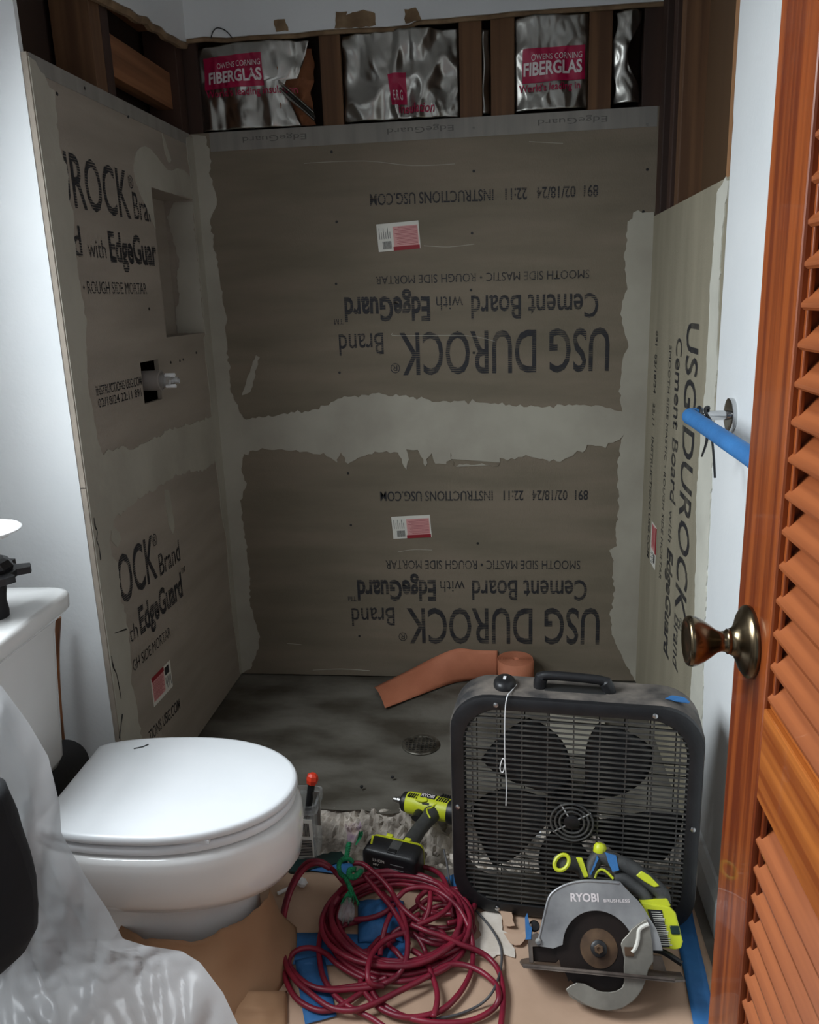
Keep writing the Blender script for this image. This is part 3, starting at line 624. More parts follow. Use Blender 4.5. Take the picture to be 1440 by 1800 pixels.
# --- toilet
TC = Vector((-.865, 1.355, 0)); TA = radians(2.5)
tm = Matrix.Translation(TC) @ Matrix.Rotation(TA, 4, 'Z')
to = root('toilet', tm, 'white toilet with closed lid beside the shower alcove', 'toilet')
def outline(L, W, rear, n=56, e=2.0, x0=0.0):
    # x forward from the hinge line; front is an ellipse, rear is squarer and cut flat
    pts = []
    cx = x0 + L*.46
    for i in range(n):
        a = 2*pi*i/n; c, s_ = cos(a), sin(a)
        ex = 2.05 if c > 0 else 2.7
        r = (abs(c)**ex + abs(s_)**ex)**(-1/ex)
        x = r*c*(L*.54 if c > 0 else L*.62); y = r*s_*W
        x = max(x + cx, x0)
        pts.append((x, y))
    return pts
def loft(bm, secs): return rings(bm, [[Vector((x, y, z)) for x, y in o] for z, o in secs])
def sc(o, k, kx=None, dx=0):
    cx = .23; kx = k if kx is None else kx
    return [((x-cx)*kx+cx+dx, y*k) for x, y in o]
lid = outline(.458, .174, 0)
obj('lid', loft(nb(), [(.3865, sc(lid, .97)), (.3872, sc(lid, .99)), (.390, lid), (.396, lid), (.4005, sc(lid, .995)), (.4035, sc(lid, .982)), (.4048, sc(lid, .95)), (.4058, sc(lid, .6)), (.406, sc(lid, .1))]), M['seat'], to, smooth=True, angle=75)
seat = outline(.454, .1715, 0)
obj('seat', loft(nb(), [(.3635, sc(seat, .975)), (.365, sc(seat, .99)), (.368, sc(seat, .995)), (.376, sc(seat, .995)), (.379, sc(seat, .985)), (.3805, sc(seat, .96))]), M['seat'], to, smooth=True, angle=75)
obj('seat_bumper', box(nb(), (.28, -.155, .380), (.33, -.140, .387)), M['seat'], to)
bo = outline(.460, .176, 0)
ped = lambda k, dx, wx: [((x-.23)*wx+.23+dx, y*k) for x, y in bo]
obj('bowl', loft(nb(), [(.08, ped(.60, -.03, .72)), (.15, ped(.59, -.03, .70)), (.190, ped(.60, -.03, .71)), (.205, ped(.64, -.02, .76)), (.212, ped(.74, -.012, .86)), (.222, ped(.82, -.006, .93)), (.25, ped(.92, 0, .985)), (.29, ped(.98, 0, 1.01)), (.325, ped(1.0, 0, 1.02)), (.345, ped(1.0, 0, 1.015)), (.353, ped(.99, 0, 1.005)), (.357, ped(.96, 0, .98))]), M['ceramic'], to, smooth=True, angle=80)
obj('pedestal', loft(nb(), [(0.003, ped(.62, -.05, .76)), (.02, ped(.62, -.05, .76)), (.05, ped(.60, -.04, .73)), (.10, ped(.60, -.035, .72))]), M['ceramic'], to, smooth=True, angle=80)
def rrect(x0, x1, y0, y1, r, n=7):
    P = []
    for cx, cy, a0 in ((x1-r, y1-r, 0), (x0+r, y1-r, 90), (x0+r, y0+r, 180), (x1-r, y0+r, 270)):
        for k in range(n): a = radians(a0+90*k/(n-1)); P.append((cx+r*cos(a), cy+r*sin(a)))
    return P
def tk(ix, iy, r=.04): return rrect(-.285+ix*.3, -.06-ix, -.212+iy, .190-iy, r)
obj('tank', loft(nb(), [(.36, tk(.03, .035)), (.38, tk(.022, .026)), (.55, tk(.014, .016)), (.66, tk(.008, .008)), (.685, tk(.004, .004))]), M['ceramic'], to, smooth=True, angle=70)
tl = lambda k: rrect(-.29, -.035-k, -.225+k, .203-k, .045)
obj('tank_lid', loft(nb(), [(.684, tk(.006, .005)), (.692, tl(.018)), (.702, tl(.007)), (.710, tl(.001)), (.734, tl(0)), (.740, tl(.003)), (.743, tl(.010)), (.7435, tl(.05))]), M['ceramic'], to, smooth=True, angle=70)
obj('scuff_mark', tube(nb(), [Vector((.085, .118, .4062)), Vector((.102, .126, .4063)), Vector((.110, .136, .4062))], .0014, 5), M['label_ink'], to, label='short dark scuff on the lid')
# --- drain fitting standing on the tank lid
fx = Vector((-.982, 1.375, .7437)); 
ft = root('drain_fitting', fx, 'black and white plastic drain fitting standing on the toilet tank', 'plumbing part')
obj('threaded_body', lathe(nb(), [(0, .030), (.01, .031), (.03, .029), (.045, .031), (.055, .033), (.075, .030), (.085, .030)], fx, (0, 0, 1), 28), M['black_rubber'], ft, smooth=True, world=True)
wing = [(cos(a)*(.058 + (.022 if abs(sin(3*a)) > .75 else 0)), sin(a)*(.058 + (.022 if abs(sin(3*a)) > .75 else 0))) for a in [2*pi*k/48+.35 for k in range(48)]]
obj('wing_nut', prism(nb(), wing, lambda u, v, d: fx+Vector((u, v, d)), .080, .093), M['black_plastic'], ft, world=True, bevel=.003)
obj('lock_nut', lathe(nb(), [(.093, .05), (.1, .052), (.112, .044), (.116, .036)], fx, (0, 0, 1), 10), M['black_plastic'], ft, world=True)
obj('stem', lathe(nb(), [(.110, .027), (.165, .027), (.168, .024)], fx, (0, 0, 1), 24), M['white_plastic'], ft, smooth=True, world=True)
obj('lug', box(nb(), fx+Vector((.02, -.012, .158)), fx+Vector((.052, .012, .166))), M['white_plastic'], ft, world=True, bevel=.002)
obj('flange', lathe(nb(), [(.166, .03), (.167, .066), (.170, .074), (.173, .076), (.176, .073), (.178, .060), (.175, .054), (.1755, .02), (.1755, .001)], fx, (0, 0, 1), 48), M['white_plastic'], ft, smooth=True, world=True, label='white flanged disc')
# --- things leaning behind the tank
st = tag(obj('wooden_stick', tube(nb(), smooth_path([(-1.046, 1.69, .615), (-1.062, 1.685, .52), (-1.072, 1.68, .40), (-1.066, 1.66, .28), (-1.05, 1.63, .004)], 6), .0105, 10), M['handle_wood'], smooth=True), 'brown wooden stick leaning on the wall behind the toilet tank', 'stick')
bt = root('black_tube', (-.93, 1.50, .36), 'black foam tube lying behind the toilet lid', 'tube')
pa, pb = on(1, 1.42, 60, 1392), on(1, 1.60, 118, 1338)
obj('tube_wall', lathe(nb(), [(0, .02), (0, .053), ((pb-pa).length-.008, .054), ((pb-pa).length, .048), ((pb-pa).length+.002, .02), ((pb-pa).length+.002, .002)], pa, pb-pa, 36), M['black_rubber'], bt, smooth=True, world=True)
# --- translucent plastic sheet and the black bag
RB = [(1190, -20, 1.06), (1205, 2, 1.06), (1270, 50, 1.07), (1330, 85, 1.08), (1415, 105, 1.09), (1465, 108, 1.09), (1540, 150, 1.08), (1600, 190, 1.075), (1650, 216, 1.07), (1662, 255, 1.07), (1672, 320, 1.07), (1692, 352, 1.06), (1745, 392, 1.03), (1800, 418, 1.0), (1880, 445, .96), (1990, 480, .90)]
def rb(t):
    k = t*(len(RB)-1); i = min(int(k), len(RB)-2); f = k-i
    return [RB[i][j]*(1-f)+RB[i+1][j]*f for j in range(3)]
def shfn(u, v):
    y, xr, Y = rb(v)
    xl = -230
    yl = 1190 + (2010-1190)*v
    e = u**.8
    px = xl + (xr-xl)*e; py = yl + (y-yl)*e
    Y = Y - (.13*max(0, v-.55)/.45)*(1-u) + .02*(1-u)
    p = on(1, Y, px, py)
    rid = abs(noise.noise(Vector((px*.013+py*.004, py*.0035, 2))))
    rid2 = abs(noise.noise(Vector((px*.022-py*.008, py*.006+px*.004, 9))))
    edge = min(1, (1-u)*7)
    d = (.075*rid + .030*rid2 + .004*noise.noise(Vector((px*.06, py*.05, 1))))*edge
    return p + Vector((.25, -.9, .3))*d*(.5+.5*v)
pl = tag(obj('plastic_sheet', grid(nb(), shfn, 90, 130), M['sheet'], smooth=True, angle=180), 'crumpled translucent plastic sheet draped down in front of the toilet', 'plastic sheet')
BO = [(1372, -74, .004), (1377, -66, .03), (1385, -52, .045), (1400, 0, .06), (1450, 20, .065), (1500, 37, .07), (1560, 54, .07), (1605, 61, .07), (1640, 60, .065), (1672, 44, .055), (1700, 14, .04), (1716, -10, .02), (1722, -70, .004)]
bagc = on(1, .90, -75, 1550)
def bagfn(a, b):
    k = b*(len(BO)-1); i = min(int(k), len(BO)-2); f = k-i
    y, x, th = [BO[i][j]*(1-f)+BO[i+1][j]*f for j in range(3)]
    pr = on(1, .90, x, y); c = on(1, .90, -75, y+10)
    rr = (pr.x - c.x); an = 2*pi*a
    p = Vector((c.x + rr*cos(an), .90 + th*sin(an), c.z + (pr.z-c.z)*cos(an)))
    return p + Vector((0, 1, 0))*.006*noise.noise(p*18)
tag(obj('black_bag', grid(nb(), bagfn, 40, 36), M['black_cloth'], smooth=True, angle=180), 'bulging black bag at the left edge in front of the plastic sheet', 'bag')
# --- shower valve in the board's cut-out
vy, vz = 2.150, 1.118
sv = root('shower_valve', (LX, vy, vz), 'grey plastic shower valve sleeve sticking out of the hole in the left board', 'valve')
obj('brass_body', lathe(nb(), [(-.075, .03), (-.03, .032), (-.028, .022), (-.005, .022)], (LX, vy, vz), (1, 0, 0), 20), M['bronze'], sv, smooth=True, world=True)
obj('plaster_sleeve', lathe(nb(), [(-.02, .027), (.035, .0275), (.036, .024), (.033, .022)], (LX, vy, vz), (1, 0, 0), 28), mat('grey_sleeve', srgb(138, 130, 124), rough=.5), sv, smooth=True, world=True)
obj('cartridge', lathe(nb(), [(.0, .019), (.062, .019), (.066, .016), (.066, .009), (.082, .0085), (.084, .006)], (LX, vy, vz), (1, 0, 0), 20), M['clear'], sv, smooth=True, world=True, label='pale translucent cartridge end')
bm = nb()
for a in (0.6, 2.6, 4.4): box(bm, (.05, -.004, .014), (.078, .004, .021), Matrix.Translation((LX, vy, vz)) @ Matrix.Rotation(a, 4, 'X'))
obj('stem_clip', bm, M['white_plastic'], sv, world=True)
# --- floor drain
dc = fl(740, 1310, -.012)
dn = root('floor_drain', dc, 'round worn metal floor drain with a square-holed grate in the shower base', 'drain')
obj('rim', lathe(nb(), [(-.004, .044), (0, .058), (.003, .0585), (.005, .056), (.0048, .047), (.001, .045)], dc, (0, 0, 1), 40), M['drain'], dn, smooth=True, world=True)
obj('drain_well', cyl(nb(), dc+Vector((0, 0, -.004)), dc+Vector((0, 0, .0012)), .046, seg=32), M['black_dot'], dn, world=True)
for k in range(-3, 4):
    h = sqrt(max(0, .046**2-(k*.0125)**2))
    obj('grate_bar', box(nb(), dc+Vector((k*.0125-.0022, -h, .0015)), dc+Vector((k*.0125+.0022, h, .0045))), M['drain'], dn, world=True)
    obj('grate_bar', box(nb(), dc+Vector((-h, k*.0125-.0022, .0015)), dc+Vector((h, k*.0125+.0022, .0043))), M['drain'], dn, world=True)
# --- roll of orange membrane, partly unrolled against the back wall
oc = Vector((.032, 2.592, .002))
orr = root('membrane_roll', oc, 'orange waterproofing strip partly unrolled against the back wall', 'membrane roll')
sp = []
for k in range(480):
    a = k/480*2*pi*13; r = .010 + .052*k/480
    sp.append((r*cos(a), r*sin(a)))
def strip(pts, h0, h1, thick=.0018, parent=orr, name='wound_roll', rs=None):
    bm = nb()
    rr = [[Vector((x, y, h0)) + oc, Vector((x, y, h1)) + oc] for x, y in pts]
    rings(bm, rr, cap=False, closed=False)
    return obj(name, bm, M['orange'], parent, smooth=True, world=True, solid=thick, angle=180)
strip(sp, 0, .112, .0026)
# free tail: leaves the roll upright against the wall, twists down flat onto the floor
TL = [((-.03, 2.655, .004), (-.03, 2.654, .114)), ((-.10, 2.650, .003), (-.10, 2.655, .114)), ((-.17, 2.63, .003), (-.172, 2.655, .118)), ((-.23, 2.585, .003), (-.25, 2.655, .085)), ((-.30, 2.52, .003), (-.335, 2.635, .045)), ((-.37, 2.455, .003), (-.43, 2.59, .012)), ((-.398, 2.43, .003), (-.455, 2.57, .006))]
lo_ = smooth_path([a for a, b in TL], 6); hi_ = smooth_path([b for a, b in TL], 6)
def tail(u, v):
    k = min(int(u*(len(lo_)-1)+.5), len(lo_)-1); p = lo_[k].lerp(hi_[k], v); p.z += .012*sin(pi*v)*u; p.y -= .012*sin(pi*v)*(1-u); return p
obj('loose_end', grid(nb(), tail, len(lo_)-1, 8), M['orange'], orr, smooth=True, world=True, solid=.0018, angle=180)
# --- kraft paper over the floor, tape, torn scraps
def psheet(name, fn, nu, nv, m, label, cat, parent=None, solid=.0008, group=None):
    o = obj(name, grid(nb(), fn, nu, nv), m, parent, smooth=True, solid=solid, angle=180)
    return tag(o, label, cat, group) if label else o
def wr(x, y, a=.0035): return a*(noise.noise(Vector((x*11, y*11, 1))) + .8*abs(noise.noise(Vector((x*5, y*9, 7)))))
def kp(u, v):
    x = -.80 + 1.205*u; y = .55 + 1.075*v
    if v > .99: y += .012*noise.noise(Vector((x*16, 0, 3)))
    return Vector((x, y, .0045 + wr(x, y)))
psheet('floor_paper', kp, 110, 60, M['kraft'], 'tan kraft paper covering the bathroom floor under the tools', 'floor paper')
def skirt(u, v):   # torn paper folded up against the toilet base
    a = radians(-140 + 165*u)
    top = .150 + .014*noise.noise(Vector((u*6, 0, 2))) + .006*noise.noise(Vector((u*25, 0, 5)))
    k = (1-v)**1.5; wv = .012*noise.noise(Vector((u*5, v*2, 8))); rx, ry = .162 + .050*k + wv, .124 + .095*k + wv
    c = Vector((-.645, 1.352, 0))
    return c + Vector((rx*cos(a), ry*sin(a), .006 + top*v))
psheet('torn_paper_skirt', skirt, 60, 16, M['kraft_dark'], 'brown kraft paper torn and folded up against the toilet base', 'floor paper')
def flap(u, v):
    p = fl(395+110*u, 1742+75*v, .012 + .035*sin(pi*u)*(1-.5*v) + .006*noise.noise(Vector((u*4, v*4, 1))))
    return p
psheet('paper_fold', flap, 16, 14, M['kraft_dark'], 'creased loose flap of brown paper in front of the toilet base', 'floor paper')
def tape(pts, wd, label, z=.0085, lift=None, group=None):
    P = smooth_path([fl(px, py, 0) for px, py in pts], 8)
    bm = nb(); rr = []
    for i, p in enumerate(P):
        t = (P[min(i+1, len(P)-1)]-P[max(i-1, 0)]); t.z = 0; t.normalize(); n = Vector((-t.y, t.x, 0))
        rr.append([Vector((p.x, p.y, z + (lift(i/len(P)) if lift else 0) + wr(p.x, p.y))) + n*(wd*(k/4-.5)) + Vector((0, 0, .0015*noise.noise(Vector((p.x*40, p.y*40, k))))) for k in range(5)])
    rings(bm, rr, cap=False, closed=False)
    return tag(obj('painters_tape', bm, M['tape'], smooth=True, solid=.0006, angle=180), label, 'tape', group)
tape([(1196, 1585), (1205, 1640), (1222, 1720), (1240, 1810), (1262, 1930), (1290, 2080)], .042, 'long blue tape strip along the floor edge by the right wall')
tape([(540, 1524), (580, 1530), (620, 1534)], .04, 'short blue tape strip on the rear paper edge beside the toilet')
tape([(792, 1545), (812, 1568), (836, 1590)], .035, 'blue tape piece at the front left foot of the box fan')
tape([(498, 1672), (560, 1674), (640, 1676), (715, 1672)], .085, 'wide blue tape band on the paper under the cord, left of the coil')
tape([(545, 1690), (553, 1740), (565, 1800)], .06, 'blue tape strip running towards the camera under the cord', .0095)
def wad(u, v):
    p = fl(630+80*u, 1590+75*v, 0)
    h = .012+.03*sin(pi*u)**.7*sin(pi*v)**.7
    return p + Vector((0, 0, h+.008*noise.noise(p*50)))
psheet('tape_wad', wad, 24, 20, M['tape'], 'crumpled blue tape bunched up inside the cord coil', 'tape')
# torn white underside of the paper beside the coil
wp = [(838, 1612), (862, 1604), (880, 1612), (884, 1640), (902, 1652), (905, 1690), (880, 1682), (868, 1690), (835, 1684), (822, 1672), (845, 1650)]
def flat(name, pl, m, z, t, label, cat, seed=1, amp=.003):
    P = [(fl(*q).x, fl(*q).y) for q in pl]
    return tag(obj(name, prism(nb(), jag(P, amp, .008, seed), lambda u, v, d: Vector((u, v, z + d + wr(u, v))), 0, t), m), label, cat)
flat('torn_paper_patch', wp, M['white_paper'], .0068, .0012, 'white patch where the floor paper is torn, right of the cord', 'paper scrap', 3)
for i, (pl, lab) in enumerate((([(865, 1600), (900, 1612), (905, 1640), (888, 1636), (880, 1616)], 'curled brown paper shred behind the white torn patch'), ([(886, 1655), (930, 1652), (915, 1672), (896, 1668)], 'curled brown paper shred between the white patch and the saw'))):
    P = [(fl(*q).x, fl(*q).y) for q in pl]; cx = sum(p[0] for p in P)/len(P); cy = sum(p[1] for p in P)/len(P)
    o = obj('paper_shred', prism(nb(), jag(P, .003, .008, i), lambda u, v, d: Vector((u, v, .012 + d + .25*abs(u-cx) + .2*max(0, v-cy))), 0, .0008), M['kraft'])
    tag(o, lab, 'paper scrap')

scr = root('plaster_scrap', fl(520, 1560), 'white crumb of plaster with a short white stick on the paper', 'scrap')
obj('crumb', lathe(nb(), [(-.01, .004), (-.006, .011), (.002, .013), (.008, .008), (.011, .002)], fl(531, 1551, .018), (.3, .2, 1), 7), M['white_plastic'], scr, world=True)
obj('stick_end', tube(nb(), [fl(488, 1571, .012), fl(500, 1565, .013), fl(515, 1558, .014)], .0042, 8), M['white_plastic'], scr, world=True)
chips = []
random.seed(3)
for i in range(16):
    px, py = random.choice([(random.uniform(560, 800), random.uniform(1425, 1515)), (random.uniform(760, 800), random.uniform(1500, 1530))])
    c = fl(px, py, -.012); s_ = random.uniform(.006, .016)
    bm = nb(); bmesh.ops.create_icosphere(bm, subdivisions=1, radius=s_)
    for v in bm.verts: v.co = c + v.co*random.uniform(.6, 1.15)
    chips.append(bm)
for c_ in chips: tag(obj('concrete_chip', c_, M['rubble'], floor), kind='stuff')
for px, py in ((636, 1383), (690, 1366)):
    bm = nb(); bmesh.ops.create_icosphere(bm, subdivisions=1, radius=.006)
    c = fl(px, py, .004)
    for v in bm.verts: v.co = c + v.co*random.uniform(.6, 1.1)
    tag(obj('debris_crumb', bm, M['black_rubber']), 'tiny dark crumb on the concrete ' + ('behind the drill' if px == 690 else 'left of the drill'), 'debris')
# --- clear tub of fixings behind the toilet, with a red handled tool
tx0, tx1, ty0, ty1 = -.60, -.452, 1.652, 1.735
tu = root('plastic_tub', ((tx0+tx1)/2, (ty0+ty1)/2, 0), 'clear plastic tub with a white barcode label behind the toilet bowl', 'tub')
bm = nb(); cxy = Vector(((tx0+tx1)/2, (ty0+ty1)/2, 0))
def tr(k, z): return [cxy + Vector((x-cxy.x, y-cxy.y, 0))*k + Vector((0, 0, z)) for x, y in rrect(tx0, tx1, ty0, ty1, .012, 4)]
rings(bm, [tr(.94, .0), tr(.97, .02), tr(1, .148), tr(.98, .148), tr(.92, .006)])
obj('tub_body', bm, M['clear'], tu, smooth=True, world=True)
bm = nb(); rings(bm, [tr(1.0, .138), tr(1.07, .138), tr(1.07, .160), tr(.99, .160)], cap=False); obj('rim', bm, M['clear'], tu, smooth=True, world=True)
obj('label_sticker', box(nb(), (tx0+.02, ty0-.0012, .022), (tx1-.006, ty0+.0, .125)), M['label_white'], tu, world=True)
bm = nb()
for k in range(11): box(bm, (tx1-.06, ty0-.002, .026+k*.0042), (tx1-.010, ty0-.0012, .028+k*.0042))
for k in range(7): box(bm, (tx1-.034+k*.003, ty0-.002, .08), (tx1-.0325+k*.003, ty0-.0012, .115))
tag(obj('barcode', bm, M['label_ink'], tu, world=True), kind='stuff')
bm = nb()
random.seed(5)
for k in range(30):
    p = Vector((random.uniform(tx0+.02, tx1-.02), random.uniform(ty0+.015, ty1-.015), .012+.06*random.random())); q = Vector((random.uniform(-1, 1), random.uniform(-1, 1), random.uniform(-.3, .3))).normalized()
    cyl(bm, p-q*.012, p+q*.012, .0028, seg=6)
tag(obj('screws', bm, M['steel'], tu, world=True), kind='stuff')
tl_ = root('hand_tool', (-.478, 1.69, .02), 'hand tool with a red head and black shaft standing in the clear tub', 'tool')
pa, pb = Vector((-.492, 1.688, .03)), Vector((-.466, 1.70, .188))
obj('shaft', tube(nb(), [pa, pa.lerp(pb, .5), pb], [.007, .008, .009], 10), M['black_plastic'], tl_, smooth=True, world=True)
obj('red_head', lathe(nb(), [(0, .008), (.004, .013), (.014, .015), (.024, .013), (.029, .007)], pb, pb-pa, 7), M['red_plastic'], tl_, world=True)
obj('blade', box(nb(), (-.003, -.0015, -.07), (.012, .0015, .02), Matrix.Translation((-.458, 1.688, .155))), M['steel'], tl_, world=True)
tag(obj('teal_scrap', prism(nb(), jag([(p.x, p.y) for p in (fl(503, 1530), fl(545, 1512), fl(600, 1505), fl(612, 1522), fl(560, 1532), fl(510, 1540))], .004, .01, 2), lambda u, v, d: Vector((u, v, .004+d+wr(u, v))), 0, .008), M['teal']), 'dark green plastic strip on the floor in front of the clear tub', 'plastic scrap')

# --- things on the shower floor behind the fan, seen through its grille
wc = fl(1010, 1290, .004)
tag(obj('board_offcut', prism(nb(), jag([(wc.x-.10, wc.y-.10), (wc.x+.09, wc.y-.13), (wc.x+.10, wc.y+.07), (wc.x-.07, wc.y+.10)], .004, .02, 3), lambda u, v, d: Vector((u, v, .003+d)), 0, .012), M['mud']), 'pale board offcut lying on the shower floor behind the fan', 'board')
rp, rq = fl(838, 1449, .022), fl(925, 1462, .022)
rd = root('red_rod', rp, 'red and white rod lying in the rubble behind the fan', 'tool')
obj('red_grip', tube(nb(), [rp, rp.lerp(rq, .75)], .006, 10), M['red_plastic'], rd, smooth=True, world=True)
obj('white_end', tube(nb(), [rp.lerp(rq, .75), rq+(rq-rp)*.3], .008, 10), M['white_plastic'], rd, smooth=True, world=True)
# --- box fan
FM = Matrix.Translation((.134, 1.503, .006)) @ Matrix.Rotation(radians(-5.5), 4, 'Z')
fan = root('box_fan', FM, 'dusty black box fan standing on the floor by the right wall', 'fan')
FW, FH, FD = .507, .522, .105     # local: x across, y depth (front at y=0), z up
def rr2(w_, z0, z1, r, n=9): return rrect(-w_/2, w_/2, z0, z1, r, n)
def at_y(P, y): return [Vector((x, y, z)) for x, z in P]
o_ = lambda k: rr2(FW-2*k, k, FH-k, .085-k*.6)
in_ = lambda k: rr2(FW-2*k, k, FH-k, .075)
bm = nb()
sec = [at_y(o_(.004), .004), at_y(o_(0), .012), at_y(o_(0), FD-.012), at_y(o_(.004), FD-.004), at_y(in_(.014), FD-.004), at_y(in_(.010), FD-.02), at_y(in_(.010), .02)]
rings(bm, sec+[sec[0]], cap=False); bmesh.ops.remove_doubles(bm, verts=bm.verts, dist=1e-6)
obj('housing', bm, M['dusty'], fan, smooth=True, angle=50)
bm = nb()
sec = [at_y(o_(.002), .006), at_y(o_(.004), -.003), at_y(o_(.012), -.007), at_y(in_(.030), -.004), at_y(in_(.034), .006)]
rings(bm, sec+[sec[0]], cap=False); bmesh.ops.remove_doubles(bm, verts=bm.verts, dist=1e-6)
obj('grille_frame', bm, M['black_plastic'], fan, smooth=True, angle=50)
gx, gz0, gz1 = FW/2-.032, .034, FH-.034
def half_w(z):
    r = .072; 
    if z < gz0+r: d = r-(z-gz0)
    elif z > gz1-r: d = r-(gz1-z)
    else: return gx
    return gx - r + sqrt(max(0, r*r-d*d))
def half_h(x):
    r = .072; c = (gz0+gz1)/2; h = (gz1-gz0)/2; x = abs(x)
    if x <= gx-r: return h
    d = x-(gx-r); return h-r+sqrt(max(0, r*r-d*d))
bar_me = {}
def bar(name, key, mk, loc=(0, 0, 0), m='grille'):
    if key not in bar_me:
        o = obj(name, mk(), M[m], fan); bar_me[key] = o.data
    else: o = link(bpy.data.objects.new(name, bar_me[key]), fan)
    o.location = loc; return o
NB = 40
for k in range(NB):
    z = gz0+(gz1-gz0)*(k+.5)/NB; h = round(half_w(z), 4)+.003
    bar('grille_bar', ('h', round(h, 3)), lambda: box(nb(), (-h, -.0035, -.0011), (h, .0012, .0011)), (0, 0, z))
for k in range(-4, 5):
    x = k*.0515; h = half_h(x)+.003
    bar('grille_rib', ('v', abs(k)), lambda: box(nb(), (-.0013, -.001, -h), (.0013, .0045, h)), (x, 0, (gz0+gz1)/2))
cz = (gz0+gz1)/2 - .012
for r in (.043, .034, .025):
    obj('hub_ring', tube(nb(), [Vector((r*cos(a), -.006, cz+r*sin(a))) for a in [2*pi*k/36 for k in range(36)]], .0024, 6, True), M['grille'], fan, smooth=True)
obj('hub_badge', lathe(nb(), [(0, .017), (.004, .0165), (.006, .012), (.0065, .001)], (0, -.003, cz), (0, -1, 0), 28), M['black_plastic'], fan, smooth=True)
for a in (.6, 2.1, 3.75): obj('hub_spoke', cyl(nb(), (.016*cos(a), -.006, cz+.016*sin(a)), (.046*cos(a), -.006, cz+.046*sin(a)), .002, seg=6), M['steel'], fan)
obj('hub_plate', cyl(nb(), (0, .004, cz), (0, .009, cz), .055, seg=32), M['black_plastic'], fan)
for x, z in ((-.155, FH-.018), (.155, FH-.018), (-.155, .018), (.155, .018), (-FW/2+.016, .26), (FW/2-.016, .26)):
    s = obj('screw', lathe(nb(), [(0, .0055), (.002, .005), (.0035, .002)], (x, -.0065, z), (0, -1, 0), 12), M['steel'], fan, smooth=True)
# motor, five blades, rear grille
obj('motor', lathe(nb(), [(.085, .045), (.055, .055), (.045, .05), (.04, .02)], (0, 0, cz), (0, 1, 0), 28), M['black_plastic'], fan, smooth=True)
bh = obj('blade_hub', lathe(nb(), [(.022, .045), (.024, .052), (.05, .052)], (0, 0, cz), (0, 1, 0), 28), M['black_plastic'], fan, smooth=True)
def blade_fn(u, v):
    r = .045+.175*u; w_ = .22+.27*sin(pi*min(1, .15+u*.75))
    a = (v-.5)*2*w_*1.0 - .30*u
    return Vector((r*sin(a), .036 + .030*(v-.5) + .004*sin(pi*v), r*cos(a)))
bl = None
for k in range(5):
    if bl is None:
        bl = obj('blade', grid(nb(), blade_fn, 10, 10), M['black_plastic'], fan, smooth=True, solid=.0025, angle=180); q = bl
    else:
        q = link(bpy.data.objects.new('blade', bl.data), fan); md = q.modifiers.new('solid', 'SOLIDIFY'); md.thickness = .0025; md.offset = 0
    q.location = (0, 0, cz); q.rotation_euler = (0, radians(47+72*k), 0)
for k in range(17):
    z = gz0+(gz1-gz0)*(k+.5)/17; h = round(half_w(z), 3)+.02
    bar('mesh_bar', ('rh', h), lambda: box(nb(), (-h, FD-.011, -.0009), (h, FD-.009, .0009)), (0, 0, z))
for k in range(-4, 5):
    x = k*.052; h = half_h(x)+.02
    bar('mesh_rib', ('rv', abs(k)), lambda: box(nb(), (-.0011, FD-.014, -h), (.0011, FD-.010, h)), (x, 0, (gz0+gz1)/2))
# handle, control knob, feet
hp = smooth_path([(-.070, .050, FH-.004), (-.068, .050, FH+.018), (-.052, .050, FH+.027), (.045, .050, FH+.024), (.062, .050, FH+.016), (.070, .050, FH-.004)], 5)
obj('carry_handle', tube(nb(), hp, [.0135 if i < 8 or i > len(hp)-9 else .0095 for i in range(len(hp))], 12), M['black_plastic'], fan, smooth=True)
obj('handle_recess', box(nb(), (-.06, .034, FH-.001), (.062, .066, FH+.0012)), M['black_dot'], fan, bevel=.001)
kb_ = obj('control_knob', lathe(nb(), [(-.002, .0235), (.005, .0245), (.012, .0225), (.016, .018), (.0178, .011), (.018, .001)], (-.142, .046, FH), (0, 0, 1), 28, 1.25, .95), M['black_plastic'], fan, smooth=True)
obj('knob_pointer', box(nb(), (-.145, .038, FH+.016), (-.139, .052, FH+.0185)), M['white_plastic'], kb_)
for x in (-.19, .19): obj('foot', box(nb(), (x-.02, .012, -.005), (x+.02, FD-.012, .004)), M['black_rubber'], fan, bevel=.002)
tag(obj('tape_scrap', prism(nb(), jag([(.175, .03), (.20, .022), (.222, .026), (.218, .044), (.19, .046)], .003, .006, 2), lambda u, v, d: FM @ Vector((u, v, FH+.0008+d-(.012*max(0, (u-.19)/.03)**2 if u > .19 else 0)*.35)), 0, .0012), M['tape']), 'scrap of blue tape stuck on top of the box fan', 'tape')
th = [FM @ Vector(p) for p in smooth_path([(-.118, .05, FH+.002), (-.125, .02, FH+.003), (-.132, -.006, FH+.002), (-.136, -.011, FH-.03), (-.137, -.012, FH-.10), (-.137, -.011, FH-.15), (-.142, -.011, FH-.168), (-.147, -.011, FH-.158), (-.141, -.011, FH-.135), (-.136, -.011, FH-.15), (-.134, -.011, FH-.20), (-.135, -.011, FH-.245)], 5)]
tag(obj('white_string', tube(nb(), th, .0011, 5), M['white_plastic'], smooth=True), 'thin white string hanging over the front of the box fan', 'string')
